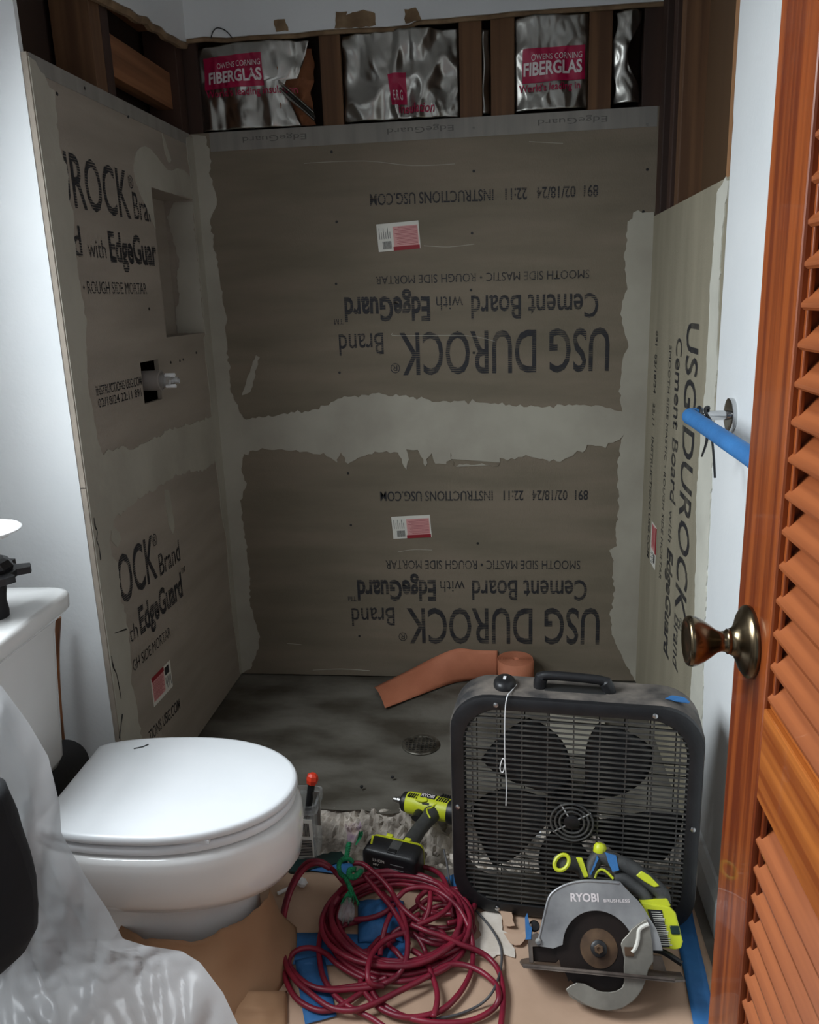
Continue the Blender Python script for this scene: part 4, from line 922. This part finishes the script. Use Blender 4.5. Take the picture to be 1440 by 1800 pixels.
# --- circular saw, leaning back on its motor with the blade towards the camera
sz = .099; sp_ = on(2, sz, 1053, 1667)
hd = Vector((-sp_.x, -sp_.y, 0)).normalized(); tl_a = radians(36)
sw = hd*cos(tl_a) + Vector((0, 0, 1))*sin(tl_a); rt = RM @ Vector((1, 0, 0)); su = (rt - sw*rt.dot(sw)).normalized()
svv = sw.cross(su).normalized()
SM = Matrix.Translation(sp_) @ Matrix(((su.x, svv.x, sw.x, 0), (su.y, svv.y, sw.y, 0), (su.z, svv.z, sw.z, 0), (0, 0, 0, 1))) @ Matrix.Diagonal((.955, .93, .955, 1))
saw = root('circular_saw', SM, 'cordless circular saw with grey guard, lime and black handles, in front of the fan', 'saw')
K = .000296
c5 = lambda x, y: ((x-655)*K, (785-y)*K)
PW = lambda u, v, d: Vector((u, v, d))
ug = [c5(*p) for p in [(240,775),(255,730),(270,680),(285,630),(300,580),(318,515),(340,460),(400,405),(440,385),(480,370),(530,358),(580,350),(640,348),(700,350),(770,353),(830,360),(860,395),(900,440),(940,480),(975,530),(1000,580),(1040,650),(1058,715),(1068,785),(1000,785),(930,760),(862,700)]]
arc = [(.0705*cos(a), .0705*sin(a)) for a in [radians(18+ (175-18)*k/24) for k in range(25)]]
ug = ug + arc + [c5(350, 790)]
obj('blade_guard', prism(nb(), ug, PW, -.004, .012), M['magnesium'], saw, bevel=.003, seg=2)
obj('guard_shell', prism(nb(), [(x*.985, y*.985) for x, y in ug[:27]] + [(.055*cos(a), .055*sin(a)) for a in [radians(18+157*k/12) for k in range(13)]] + [c5(350, 790)], PW, -.034, -.0035), M['grey_tool'], saw, bevel=.003)
rim = smooth_path([(*c5(*p), .0115) for p in [(248,765),(275,680),(305,580),(345,465),(405,412),(485,378),(585,360),(700,362),(825,372)]], 4)
obj('guard_rim', tube(nb(), rim, .0026, 8), M['magnesium'], saw, smooth=True)
lettering('printed_text', 'RYOBI', saw, M['foil_white'], lambda x, y: Vector((c5(490, 489)[0]+x, c5(490, 489)[1]+y, .0127)), 190*K, 50*K, .03, label='white raised lettering')
lettering('printed_text', 'BRUSHLESS', saw, M['foil_white'], lambda x, y: Vector((c5(712, 492)[0]+x, c5(712, 492)[1]+y, .0127)), 172*K, 19*K, .02)
bm = nb(); teeth = []
for k in range(24):
    for da, r in ((0, .0835), (.5, .0845), (.86, .0885), (.93, .0885), (.95, .0835)):
        a = 2*pi*(k+da)/24; teeth.append((r*cos(a), r*sin(a)))
obj('saw_blade', prism(bm, teeth, PW, -.0018, .0002), M['blade'], saw)
obj('flange_washer', lathe(nb(), [(0, .037), (.0016, .0365), (.002, .028), (.003, .022), (.0032, .001)], (0, 0, .0002), (0, 0, 1), 36), M['rust'], saw, smooth=True)
obj('arbor_washer', lathe(nb(), [(0, .0165), (.006, .016), (.008, .013), (.008, .001)], (0, 0, .003), (0, 0, 1), 28), M['black_plastic'], saw, smooth=True)
ab = obj('arbor_bolt', lathe(nb(), [(0, .0095), (.006, .0095), (.007, .008), (.007, .004), (.004, .0035), (.004, .0005)], (0, 0, .010), (0, 0, 1), 6), M['rust'], saw)
lg = [c5(*p) for p in [(400,1050),(440,1022),(480,1006),(535,1010),(580,1030),(620,1050),(660,1058),(705,1058),(755,1048),(790,1030),(808,1000),(815,960),(818,900),(815,840),(800,750),(812,725),(850,690),(880,655),(930,620),(985,590),(1000,640),(1004,710),(1005,785),(1000,850),(988,905),(970,955),(935,1030),(895,1080),(860,1112),(800,1150),(740,1170),(680,1177),(610,1168),(570,1158),(530,1143),(490,1122),(450,1098),(415,1075)]]
lg = [(x*.93, y*.93) if y < -.03 else (x, y) for x, y in lg]
obj('retracting_guard', prism(nb(), lg, PW, .0135, .0185), M['guard'], saw, bevel=.0015)
obj('retracting_guard_rim', prism(nb(), [(x, y) for x, y in lg[17:]]+[c5(*p) for p in [(440,1075),(520,1118),(610,1145),(690,1152),(770,1138),(850,1085),(910,1010),(950,940),(975,860),(980,785),(975,700)]][::1], PW, -.012, .0135), M['guard'], saw)
obj('guard_lever', tube(nb(), smooth_path([(*c5(*p), .022) for p in [(992,622),(950,640),(925,665),(915,715),(895,765),(868,795)]], 5), .0038, 8), M['label_white'], saw, smooth=True, label='pale worn lever on the lower guard')
obj('lever_clip', box(nb(), (*c5(822, 820), .018), (*c5(880, 765), .024)), M['rust'], saw, bevel=.001)
bpz = lambda x, y, d: Vector((*c5(x, y), d))
a0, a1 = c5(108, 893), c5(1190, 958)
sl = (a1[1]-a0[1])/(a1[0]-a0[0])
bp_ = [(a0[0], -.028), (a0[0]+.012, .030), (a1[0]-.02, .030), (a1[0], .012), (a1[0], -.088), (a0[0]+.01, -.088), (a0[0], -.06)]
obj('base_plate', prism(nb(), bp_, lambda u, v, d: Vector((u, a0[1]+sl*(u-a0[0])+d, v)), -.003, .0015), M['plate'], saw, bevel=.001)
obj('plate_lip', prism(nb(), [(a0[0]+.012, .027), (a1[0]-.02, .027), (a1[0]-.02, .030), (a0[0]+.012, .030)], lambda u, v, d: Vector((u, a0[1]+sl*(u-a0[0])+d, v)), -.0035, .0045), M['plate'], saw)
obj('shoe_bracket', prism(nb(), [c5(*p) for p in [(205,785),(380,785),(390,860),(360,885),(210,880)]], PW, -.03, -.006), M['blade'], saw, bevel=.002)
obj('depth_post', box(nb(), (*c5(182, 885), -.012), (*c5(212, 640), .004)), M['plate'], saw, bevel=.001)
obj('post_tape', prism(nb(), jag([c5(*p) for p in [(165,740),(172,600),(185,570),(198,650),(212,660),(205,735)]], .0012, .006, 2), PW, .003, .0055), M['tape'], saw, label='blue tape scrap on the post')
obj('bevel_knob', lathe(nb(), [(0, .011), (.006, .0115), (.010, .009), (.011, .003)], (*c5(222, 660), -.012), (.3, .2, 1), 14), M['black_plastic'], saw, smooth=True)
obj('bevel_bolt', lathe(nb(), [(0, .0065), (.005, .006), (.006, .001)], (*c5(255, 745), .012), (0, 0, 1), 12), M['steel'], saw, smooth=True)
obj('pivot_plate', prism(nb(), [c5(*p) for p in [(212,700),(245,690),(285,735),(270,778),(212,782)]], PW, .004, .012), M['plate'], saw, bevel=.001)
obj('motor', lathe(nb(), [(.03, .040), (.06, .040), (.084, .037), (.092, .026)], (.004, .028, 0), (0, 0, -1), 28), M['grey_tool'], saw, smooth=True)
# handles
hb = smooth_path([(*c5(*p), -.045) for p in [(630,345),(650,270),(690,210),(740,205),(810,235),(880,255),(950,300),(1020,355),(1080,405),(1115,450),(1120,505)]], 5)
obj('main_handle', tube(nb(), hb, [.0135+.003*sin(pi*i/len(hb)) for i in range(len(hb))], 14), M['grey_tool'], saw, smooth=True, label='dark rubber-covered main handle')
lower_h = smooth_path([(*c5(*p), -.043) for p in [(800,350),(860,350),(930,395),(990,450),(1010,500)]], 5)
obj('handle_grip', tube(nb(), lower_h, .013, 12), M['grey_tool'], saw, smooth=True)
obj('handle_trim', tube(nb(), smooth_path([(*c5(*p), -.036) for p in [(662,345),(680,305),(715,288),(750,305),(790,348)]], 5), .0028, 8), M['lime'], saw, smooth=True, label='thin lime trim line')
obj('handle_trim', prism(nb(), [c5(*p) for p in [(945,325),(985,292),(1040,325),(1100,392),(1060,400),(1000,365)]], PW, -.034, -.026), M['lime'], saw, bevel=.002, label='lime panel on the handle')
obj('safety_button', lathe(nb(), [(-.012, .009), (-.006, .0135), (.006, .0135), (.012, .010), (.014, .002)], (*c5(713, 152), -.042), (.25, 1, .1), 12), M['lime'], saw, smooth=True, label='lime button on top of the handle')
obj('trigger_tape', prism(nb(), jag([c5(*p) for p in [(745,170),(820,190),(835,290),(790,300),(765,240)]], .001, .006, 3), PW, -.032, -.028), M['tape'], saw, label='blue tape on the handle')
obj('trigger_tape', prism(nb(), jag([c5(*p) for p in [(690,190),(650,280),(625,320),(640,325),(672,268),(700,215)]], .001, .006, 4), PW, -.030, -.027), M['tape'], saw, label='blue tape on the handle')
fh = [(*c5(*p), -.05) for p in [(600,300),(560,262),(520,245)]]
obj('auxiliary_handle', tube(nb(), smooth_path([(*c5(610,330), -.05), (*c5(575,280), -.05), (*c5(520,250), -.045), (*c5(440,242), -.03)], 5), .0165, 14), M['grey_tool'], saw, smooth=True, label='dark auxiliary handle')
ringp = [Vector((*c5(442+52*cos(a), 240+50*sin(a)-18*cos(a)), -.012)) for a in [2*pi*k/20 for k in range(20)]]
obj('handle_end_ring', tube(nb(), ringp, .0042, 8, True), M['lime'], saw, smooth=True, label='lime ring on the handle end')
obj('handle_end_cap', lathe(nb(), [(0, .018), (.012, .018), (.016, .012), (.017, .001)], (*c5(440, 242), -.034), (-.15, 0, 1), 20), M['grey_tool'], saw, smooth=True)
obj('handle_trim', prism(nb(), [c5(*p) for p in [(540,205),(585,208),(622,335),(590,345)]], PW, -.044, -.030), M['lime'], saw, bevel=.002, label='lime band')
# battery
ba = obj('battery', prism(nb(), [c5(*p) for p in [(960,490),(1150,520),(1185,560),(1212,740),(1195,780),(1150,790),(1010,770)]], PW, -.095, -.022), M['lime'], saw, bevel=.004, label='lime battery housing')
obj('battery_label', prism(nb(), [c5(*p) for p in [(1000,540),(1095,545),(1122,775),(1062,778)]], PW, -.0225, -.0205), M['black_plastic'], ba)
bm = nb()
for k in range(16):
    y = 555+k*13.5
    x0 = 1012+(y-540)*.22
    prism(bm, [c5(x0+8, y), c5(x0+70+(k*37 % 14), y+1), c5(x0+70+(k*37 % 14), y+6), c5(x0+8, y+5)], PW, -.0206, -.0198)
tag(obj('label_print', bm, M['label_white'], ba), kind='stuff')
obj('battery_release', prism(nb(), [c5(*p) for p in [(1135,640),(1195,640),(1200,695),(1140,695)]], PW, -.0225, -.018), M['teal'], ba, bevel=.002)
obj('battery_cap', prism(nb(), [c5(*p) for p in [(950,485),(1140,470),(1160,520),(970,520)]], PW, -.08, -.024), M['lime'], saw, bevel=.003)
obj('depth_lever', tube(nb(), smooth_path([(*c5(*p), -.05) for p in [(1010,800),(1090,820),(1195,885)]], 4), .006, 8), M['black_plastic'], saw, smooth=True)
obj('bevel_bracket', prism(nb(), [c5(*p) for p in [(1010,840),(1070,845),(1090,940),(1005,930)]], PW, -.06, -.055), M['plate'], saw)
# --- impact driver lying on its side, battery towards the camera
N_ = on(2, .055, 690, 1409); Bt = on(2, .045, 692, 1524); Bd = on(2, .055, 752, 1417)
rz_ = (Bd-Bt).normalized(); ra = Vector((1, -.15, 0)); ra = (ra - rz_*ra.dot(rz_)).normalized(); rn = ra.cross(rz_); rn = rn if rn.z > 0 else -rn
rn = rz_.cross(ra) if rz_.cross(ra).z > 0 else ra.cross(rz_)
IM = Matrix.Translation(Bd) @ Matrix(((ra.x, rz_.x, rn.x, 0), (ra.y, rz_.y, rn.y, 0), (ra.z, rz_.z, rn.z, 0), (0, 0, 0, 1)))
BL = (Bd-Bt).length      # local: x nose(-) to rear(+), y handle(-) to top(+), z side facing up
dr_ = root('impact_driver', IM, 'lime and black cordless impact driver lying on the rubble left of the fan', 'drill')
obj('nose', lathe(nb(), [(.052, .0255), (.056, .026), (.066, .024), (.070, .018), (.074, .012)], (0, 0, 0), (-1, 0, 0), 24), M['black_plastic'], dr_, smooth=True)
obj('collet', lathe(nb(), [(.072, .0095), (.082, .0095), (.084, .0075), (.092, .0075), (.093, .006), (.093, .003), (.088, .003)], (0, 0, 0), (-1, 0, 0), 20), M['steel'], dr_, smooth=True, label='bright steel collet')
def ell(r, sx=1, sz=1): return [(r*sx*cos(2*pi*k/24), r*sz*sin(2*pi*k/24)) for k in range(24)]
bodysec = [(-.056, .0255, .0255), (-.05, .028, .0275), (-.025, .0285, .028), (-.02, .030, .0285), (.03, .031, .0285), (.06, .0305, .028)]
obj('gear_case', rings(nb(), [[Vector((x, a, b)) for a, b in [(ry*cos(2*pi*k/24), rz2*sin(2*pi*k/24)) for k in range(24)]] for x, ry, rz2 in bodysec]), M['lime'], dr_, smooth=True, angle=60, label='lime body')
obj('motor_housing', rings(nb(), [[Vector((x, -.004+a, b)) for a, b in ell(r)] for x, r in ((.058, .0285), (.066, .030), (.09, .029), (.098, .024), (.100, .012))]), M['black_plastic'], dr_, smooth=True, angle=60)
def side(name, pl, z0, z1, m, bev=.001, label=None, parent=None):
    return obj(name, prism(nb(), pl, PW, z0, z1), M[m], parent or dr_, bevel=bev, label=label)
nm = side('name_plate', [(-.018, -.006), (.022, -.006), (.022, .012), (-.018, .012)], .0, .0296, 'black_plastic')
lettering('printed_text', 'RYOBI', nm, M['foil_white'], lambda x, y: Vector((-.0155+x, -.003+y, .0301)), .034, .0115, .03, label='white lettering')
for k in range(5):
    side('vent_slot', [(.030+k*.0062, .010), (.0335+k*.0062, .010), (.0375+k*.0062, .024), (.034+k*.0062, .024)], .0, .0285-.0004*k, 'black_plastic', 0)
    side('vent_slot', [(.026+k*.0062, -.008), (.0295+k*.0062, -.008), (.0325+k*.0062, .006), (.029+k*.0062, .006)], .0, .0292, 'black_plastic', 0)
    side('vent_slot', [(-.050+k*.0055, -.012), (-.047+k*.0055, -.012), (-.045+k*.0055, .002), (-.048+k*.0055, .002)], .0, .0288, 'black_plastic', 0)
hl = BL-.055
hs = [(.018, -.012, .026, .0215), (.020, -.035, .021, .0195), (.016, -.06, .0185, .018), (.011, -.09, .0185, .0178), (.006, -hl+.012, .021, .019), (.002, -hl, .030, .024)]
obj('handle', rings(nb(), [[Vector((x+rx*cos(2*pi*k/20), y, rz2*sin(2*pi*k/20))) for k in range(20)] for x, y, rx, rz2 in hs]), M['grey_tool'], dr_, smooth=True, label='dark grey rubber grip')
obj('trigger', rings(nb(), [[Vector((-.012+.012*cos(2*pi*k/14), y, .009*sin(2*pi*k/14))) for k in range(14)] for y in (-.026, -.055)]), M['black_plastic'], dr_, smooth=True)
obj('direction_button', box(nb(), (-.008, -.022, .0), (.012, -.010, .0235)), M['grey_tool'], dr_, bevel=.002)
obj('grip_trim', tube(nb(), smooth_path([(.046, -.008, .024), (.030, -.014, .0235), (.020, -.030, .0205), (.012, -.036, .020), (.020, -.052, .0195), (.030, -.062, .0165)], 5), .0022, 8), M['lime'], dr_, smooth=True, label='lime trim line on the grip')
obj('trim_ring', tube(nb(), [Vector((-.012+.016*cos(a), -.013+.009*sin(a), .0275)) for a in [2*pi*k/20 for k in range(20)]], .002, 6, True), M['lime'], dr_, smooth=True)
by1, by0 = -hl+.002, -hl-.068
def bsec(k, y, dx=0): return [Vector((x+dx, y, z)) for x, z in rrect(-.072+k, .060-k, -.041+k, .041-k, .014, 5)]
obj('foot_collar', rings(nb(), [bsec(.012, by1), bsec(.002, by1-.008), bsec(0, by1-.016)]), M['lime'], dr_, smooth=True, angle=50, label='lime collar above the battery')
for x in (-.028, .018): obj('collar_lug', box(nb(), (x-.008, by1-.012, .035), (x+.008, by1-.002, .0435)), M['lime'], dr_, bevel=.002)
bt_ = obj('battery_pack', rings(nb(), [bsec(.001, by1-.014), bsec(-.001, by1-.03), bsec(-.001, by0+.006), bsec(.003, by0+.001), bsec(.010, by0)]), M['black_plastic'], dr_, smooth=True, angle=50, label='black battery pack')
obj('latch', box(nb(), (-.014, by0+.012, .039), (.012, by1-.02, .0435)), M['grey_tool'], bt_, bevel=.002)
obj('latch_button', box(nb(), (-.012, by0+.006, .0395), (.010, by0+.020, .0450)), M['black_plastic'], bt_, bevel=.002)
obj('flash_panel', prism(nb(), [(-.060, by0+.022), (-.068, by0+.05), (-.063, by0+.05), (-.055, by0+.022)], PW, .0, .0425), M['lime'], bt_)
bt_txt = lambda x0, z0: (lambda x, y: Vector((x0+x, by0-.0006, z0+y)))
lettering('printed_text', 'LI-ION', bt_, M['label_white'], bt_txt(-.045, .016), .028, .0075, .01)
lettering('printed_text', '18V', bt_, M['label_white'], bt_txt(-.045, .005), .014, .0055, .01)
bm = nb()
for k in range(4): box(bm, (-.045, by0-.0006, -.004-k*.0055), (-.012+.004*(k % 2), by0, -.0025-k*.0055))
for k in range(2): box(bm, (-.002, by0-.0006, .016-k*.012), (.03, by0, .018-k*.012))
tag(obj('small_print', bm, mat('dim_label_print', srgb(120, 120, 120), rough=.6), bt_), kind='stuff')
obj('recycling_mark', tube(nb(), [Vector((.034+.006*cos(a), by0-.0006, -.018+.006*sin(a))) for a in [2*pi*k/18 for k in range(18)]], .0009, 5, True), M['label_white'], bt_)
# --- extension cord: one long red cord, coiled, with loose loops; clear lit plug; green twine ties
random.seed(11)
cr_ = root('extension_cord', (-.235, 1.455, .006), 'tangled dark red extension cord coiled on the floor paper', 'cord')
R0 = .0056
coil = []
n = 13
for k in range(n*26):
    lap = k/26; a = 2*pi*lap
    s_ = int(lap)
    jx, jy = .030*noise.noise(Vector((lap*1.3, 1, 0))), .028*noise.noise(Vector((lap*1.3, 5, 0)))
    rx = .142 + .034*noise.noise(Vector((lap*.9, 9, 0))) + .012*noise.noise(Vector((lap*5, 2, 0))); ry = .128 + .034*noise.noise(Vector((lap*.9, 14, 0)))
    z = .014 + .010*((s_*5) % 4) + .004*noise.noise(Vector((a, 3, 3)))
    coil.append(Vector((-.232+jx+rx*cos(a), 1.452+jy+ry*sin(a), max(z, .0125))))
obj('cord_coil', tube(nb(), smooth_path(coil[::2], 3), R0, 8), M['cord_red'], cr_, smooth=True, world=True, angle=180)
c3 = lambda x, y: (440+x/3, 1480+y/3)
LOOPS = [
 ([(540,260,.06),(490,210,.05),(440,150,.07),(390,110,.095),(340,100,.10),(290,115,.09),(235,190,.06),(190,300,.03),(168,420,.014),(170,540,.014),(200,640,.014),(260,720,.014),(330,765,.014),(420,775,.016),(520,765,.016),(640,745,.02),(720,715,.03)], 0),
 ([(470,290,.05),(420,360,.035),(380,450,.02),(362,540,.016),(368,640,.016),(388,720,.016),(440,800,.014),(500,855,.014),(560,890,.014),(640,930,.014),(720,985,.014)], 0),
 ([(540,112,.085),(590,115,.085),(640,150,.08),(700,205,.07),(750,270,.06),(790,350,.055),(818,430,.05),(830,510,.05),(828,590,.045),(812,650,.04),(780,700,.03),(730,735,.03),(650,765,.024),(520,778,.022),(400,780,.022),(310,755,.022),(245,705,.02),(205,650,.016),(215,600,.016),(260,566,.022),(330,560,.022),(400,590,.022),(455,640,.022),(530,690,.018),(600,725,.016)], 0),
 ([(600,175,.07),(640,220,.065),(690,280,.06),(740,340,.055),(780,400,.05),(815,470,.05),(835,540,.045)], 0),
 ([(700,270,.02),(735,305,.04),(775,295,.058),(815,258,.065),(870,240,.07),(930,240,.07),(990,260,.065),(1050,300,.06),(1100,350,.05),(1140,420,.04),(1165,490,.03),(1175,570,.02),(1170,660,.016),(1140,740,.016),(1090,815,.016),(1020,880,.016),(930,915,.016),(830,925,.016),(740,905,.016),(670,865,.016),(610,800,.016),(580,730,.018)], 0),
 ([(735,240,.06),(765,300,.06),(800,345,.06),(850,390,.055),(900,425,.05)], 0),
 ([(850,435,.055),(930,470,.055),(1020,500,.05),(1110,540,.04),(1190,570,.03),(1250,605,.02),(1300,660,.016),(1325,730,.016),(1335,820,.016),(1330,900,.016),(1318,1000,.016)], 0),
 ([(960,690,.02),(1010,660,.022),(1070,645,.022),(1140,652,.022),(1210,680,.022),(1265,720,.022),(1300,760,.024),(1312,820,.024),(1290,870,.016),(1230,915,.016),(1150,945,.016),(1050,955,.016),(930,948,.016),(800,915,.014),(690,850,.014),(640,780,.016),(620,730,.016)], 0),
 ([(850,570,.035),(900,600,.03),(935,650,.026),(965,720,.024),(985,790,.024),(985,850,.024),(965,925,.02)], 0),
 ([(550,410,.03),(610,405,.035),(670,390,.04),(720,365,.045),(760,330,.05)], 0),
 ([(880,440,.05),(950,410,.055),(1000,385,.055),(1050,340,.055),(1065,290,.05)], 0),
 ([(950,265,.065),(948,320,.06),(935,380,.05),(910,430,.04)], 0),
 ([(420,140,.085),(350,112,.10),(280,150,.085),(215,260,.055),(178,400,.03),(170,540,.026),(190,650,.024),(240,730,.022),(320,800,.022),(400,860,.022),(470,885,.022),(560,885,.024),(660,850,.026),(760,800,.028),(860,750,.03),(950,700,.03)], 0),
 ([(200,560,.013),(180,650,.013),(190,730,.013),(230,810,.013),(290,860,.013),(370,890,.013),(450,880,.013),(520,840,.016),(570,805,.016),(640,765,.018),(720,725,.022)], 0),
 ([(740,380,.05),(715,440,.045),(700,500,.035),(690,560,.025),(685,600,.02)], 0),
 ([(700,760,.03),(640,750,.045),(620,710,.055),(625,640,.06),(650,580,.055),(700,525,.05),(760,495,.05),(830,475,.05)], 0),
 ([(905,130,.03),(960,145,.03),(1010,180,.035),(1040,240,.04),(1065,310,.04),(1070,400,.03)], 0),
 ([(1190,310,.012),(1180,350,.014),(1150,390,.02),(1100,415,.03),(1040,430,.035)], 0)]
for i, (pl, _) in enumerate(LOOPS):
    pts = smooth_path([fl(*c3(x, y), z+.003) for x, y, z in pl], 6)
    obj('cord_loop', tube(nb(), pts, R0, 8), M['cord_red'], cr_, smooth=True, world=True, angle=180)
for i in range(7):
    cx, cy = fl(*[(775, 1620), (790, 1600), (765, 1650), (785, 1640), (700, 1690), (740, 1680), (640, 1660)][i])[:2]
    a0 = i*1.1; pts = []
    for k in range(15):
        a = a0 + k*.42; r1 = .045+.02*noise.noise(Vector((i*3, k*.3, 1))); pts.append(Vector((cx+r1*1.35*cos(a), cy+r1*sin(a), .020+.012*noise.noise(Vector((k*.5, i, 7)))+.004*(i % 3))))
    obj('cord_loop', tube(nb(), smooth_path(pts, 4), R0, 8), M['cord_red'], cr_, smooth=True, world=True, angle=180)
pc = fl(614, 1592, .06); pe = fl(612, 1602, .045)
obj('plug_end', lathe(nb(), [(-.004, .006), (.004, .010), (.014, .016), (.034, .018), (.040, .015), (.041, .002)], pe+Vector((0, .012, .018)), Vector((-.05, -.75, -.55)), 16), M['clear'], cr_, smooth=True, world=True, label='clear plastic plug end')
for dx in (-.006, .006):
    pb_ = pe+Vector((dx, -.020, -.006)); obj('prong', box(nb(), pb_-Vector((.0015, .012, .003)), pb_+Vector((.0015, .008, .003))), M['steel'], cr_, world=True)
# green twine knotted round the cord
gt = root('green_twine', fl(620, 1545, .08), 'green twine knotted round the cord with frayed pale ends', 'twine')
c6 = lambda x, y, z: fl(560+x/7.2, 1420+y/7.2, z)
def twist(pts, r, name='twine_strand'):
    P = smooth_path(pts, 12)
    for s in (0, pi):
        Q = []
        x = None
        for i, p in enumerate(P):
            t = (P[min(i+1, len(P)-1)]-P[max(i-1, 0)]).normalized(); x, y, _ = frame_from(t)
            a = i*.75+s; Q.append(p + x*(r*.55*cos(a)) + y*(r*.55*sin(a)))
        obj(name, tube(nb(), Q, r*.62, 6), M['green'], gt, smooth=True, world=True, angle=180)
twist([c6(385,450,.105), c6(370,540,.10), c6(355,620,.095), c6(350,650,.092)], .0055)
twist([c6(430,690,.092), c6(390,650,.098), c6(320,645,.098), c6(265,700,.09), c6(260,770,.085), c6(285,840,.08), c6(330,870,.078)], .005)
twist([c6(540,800,.085), c6(500,840,.085), c6(440,880,.084), c6(390,850,.086), c6(400,790,.09), c6(460,780,.092)], .0062)
twist([c6(330,870,.08), c6(370,940,.077), c6(400,1010,.074), c6(420,1060,.072)], .005)
bm = nb()
for k in range(34):
    a = random.uniform(-1, 1); q0 = c6(415+a*14, 1030, .072)
    q1 = c6(400+a*80, 1110+random.uniform(-10, 30), .066); q2 = c6(395+a*115+random.uniform(-15, 15), 1210+random.uniform(-50, 40), .056)
    tube(bm, smooth_path([q0, q1, q2], 3), .0011, 4)
tag(obj('frayed_tassel', bm, M['green'], gt, world=True), kind='stuff')
bm = nb()
for k in range(40):
    a = random.uniform(-1, 1); q0 = c6(410+a*30, 440, .105)
    q1 = c6(430+a*70, 310, .125); q2 = c6(445+a*105+random.uniform(-10, 10), 190+random.uniform(-20, 60), .14)
    tube(bm, smooth_path([q0, q1, q2], 3), .0012, 4)
tag(obj('frayed_end', bm, M['frayed'], gt, world=True, label='pale frayed strands'), kind='stuff')
bm = nb()
for k in range(16):
    a = random.uniform(-1, 1); q0 = c6(470, 470, .10); q1 = c6(520+a*20, 380, .11); q2 = c6(540+a*25, 290+random.uniform(0, 50), .12)
    tube(bm, smooth_path([q0, q1, q2], 3), .0012, 4)
tag(obj('green_fray', bm, M['green'], gt, world=True), kind='stuff')
# thin grey cable of the fan
wpts = [(780,1493,.05),(786,1520,.03),(793,1560,.02),(812,1580,.014),(833,1597,.014),(850,1615,.012),(865,1634,.012),(877,1655,.012),(882,1675,.012),(880,1705,.02),(868,1740,.03),(848,1763,.016),(820,1778,.012),(790,1787,.012),(755,1792,.012)]
tag(obj('thin_cable', tube(nb(), smooth_path([fl(*p) for p in wpts], 6), .0026, 8), M['wire'], smooth=True, angle=180), 'thin grey cable curving from the fan foot over the paper', 'cable')
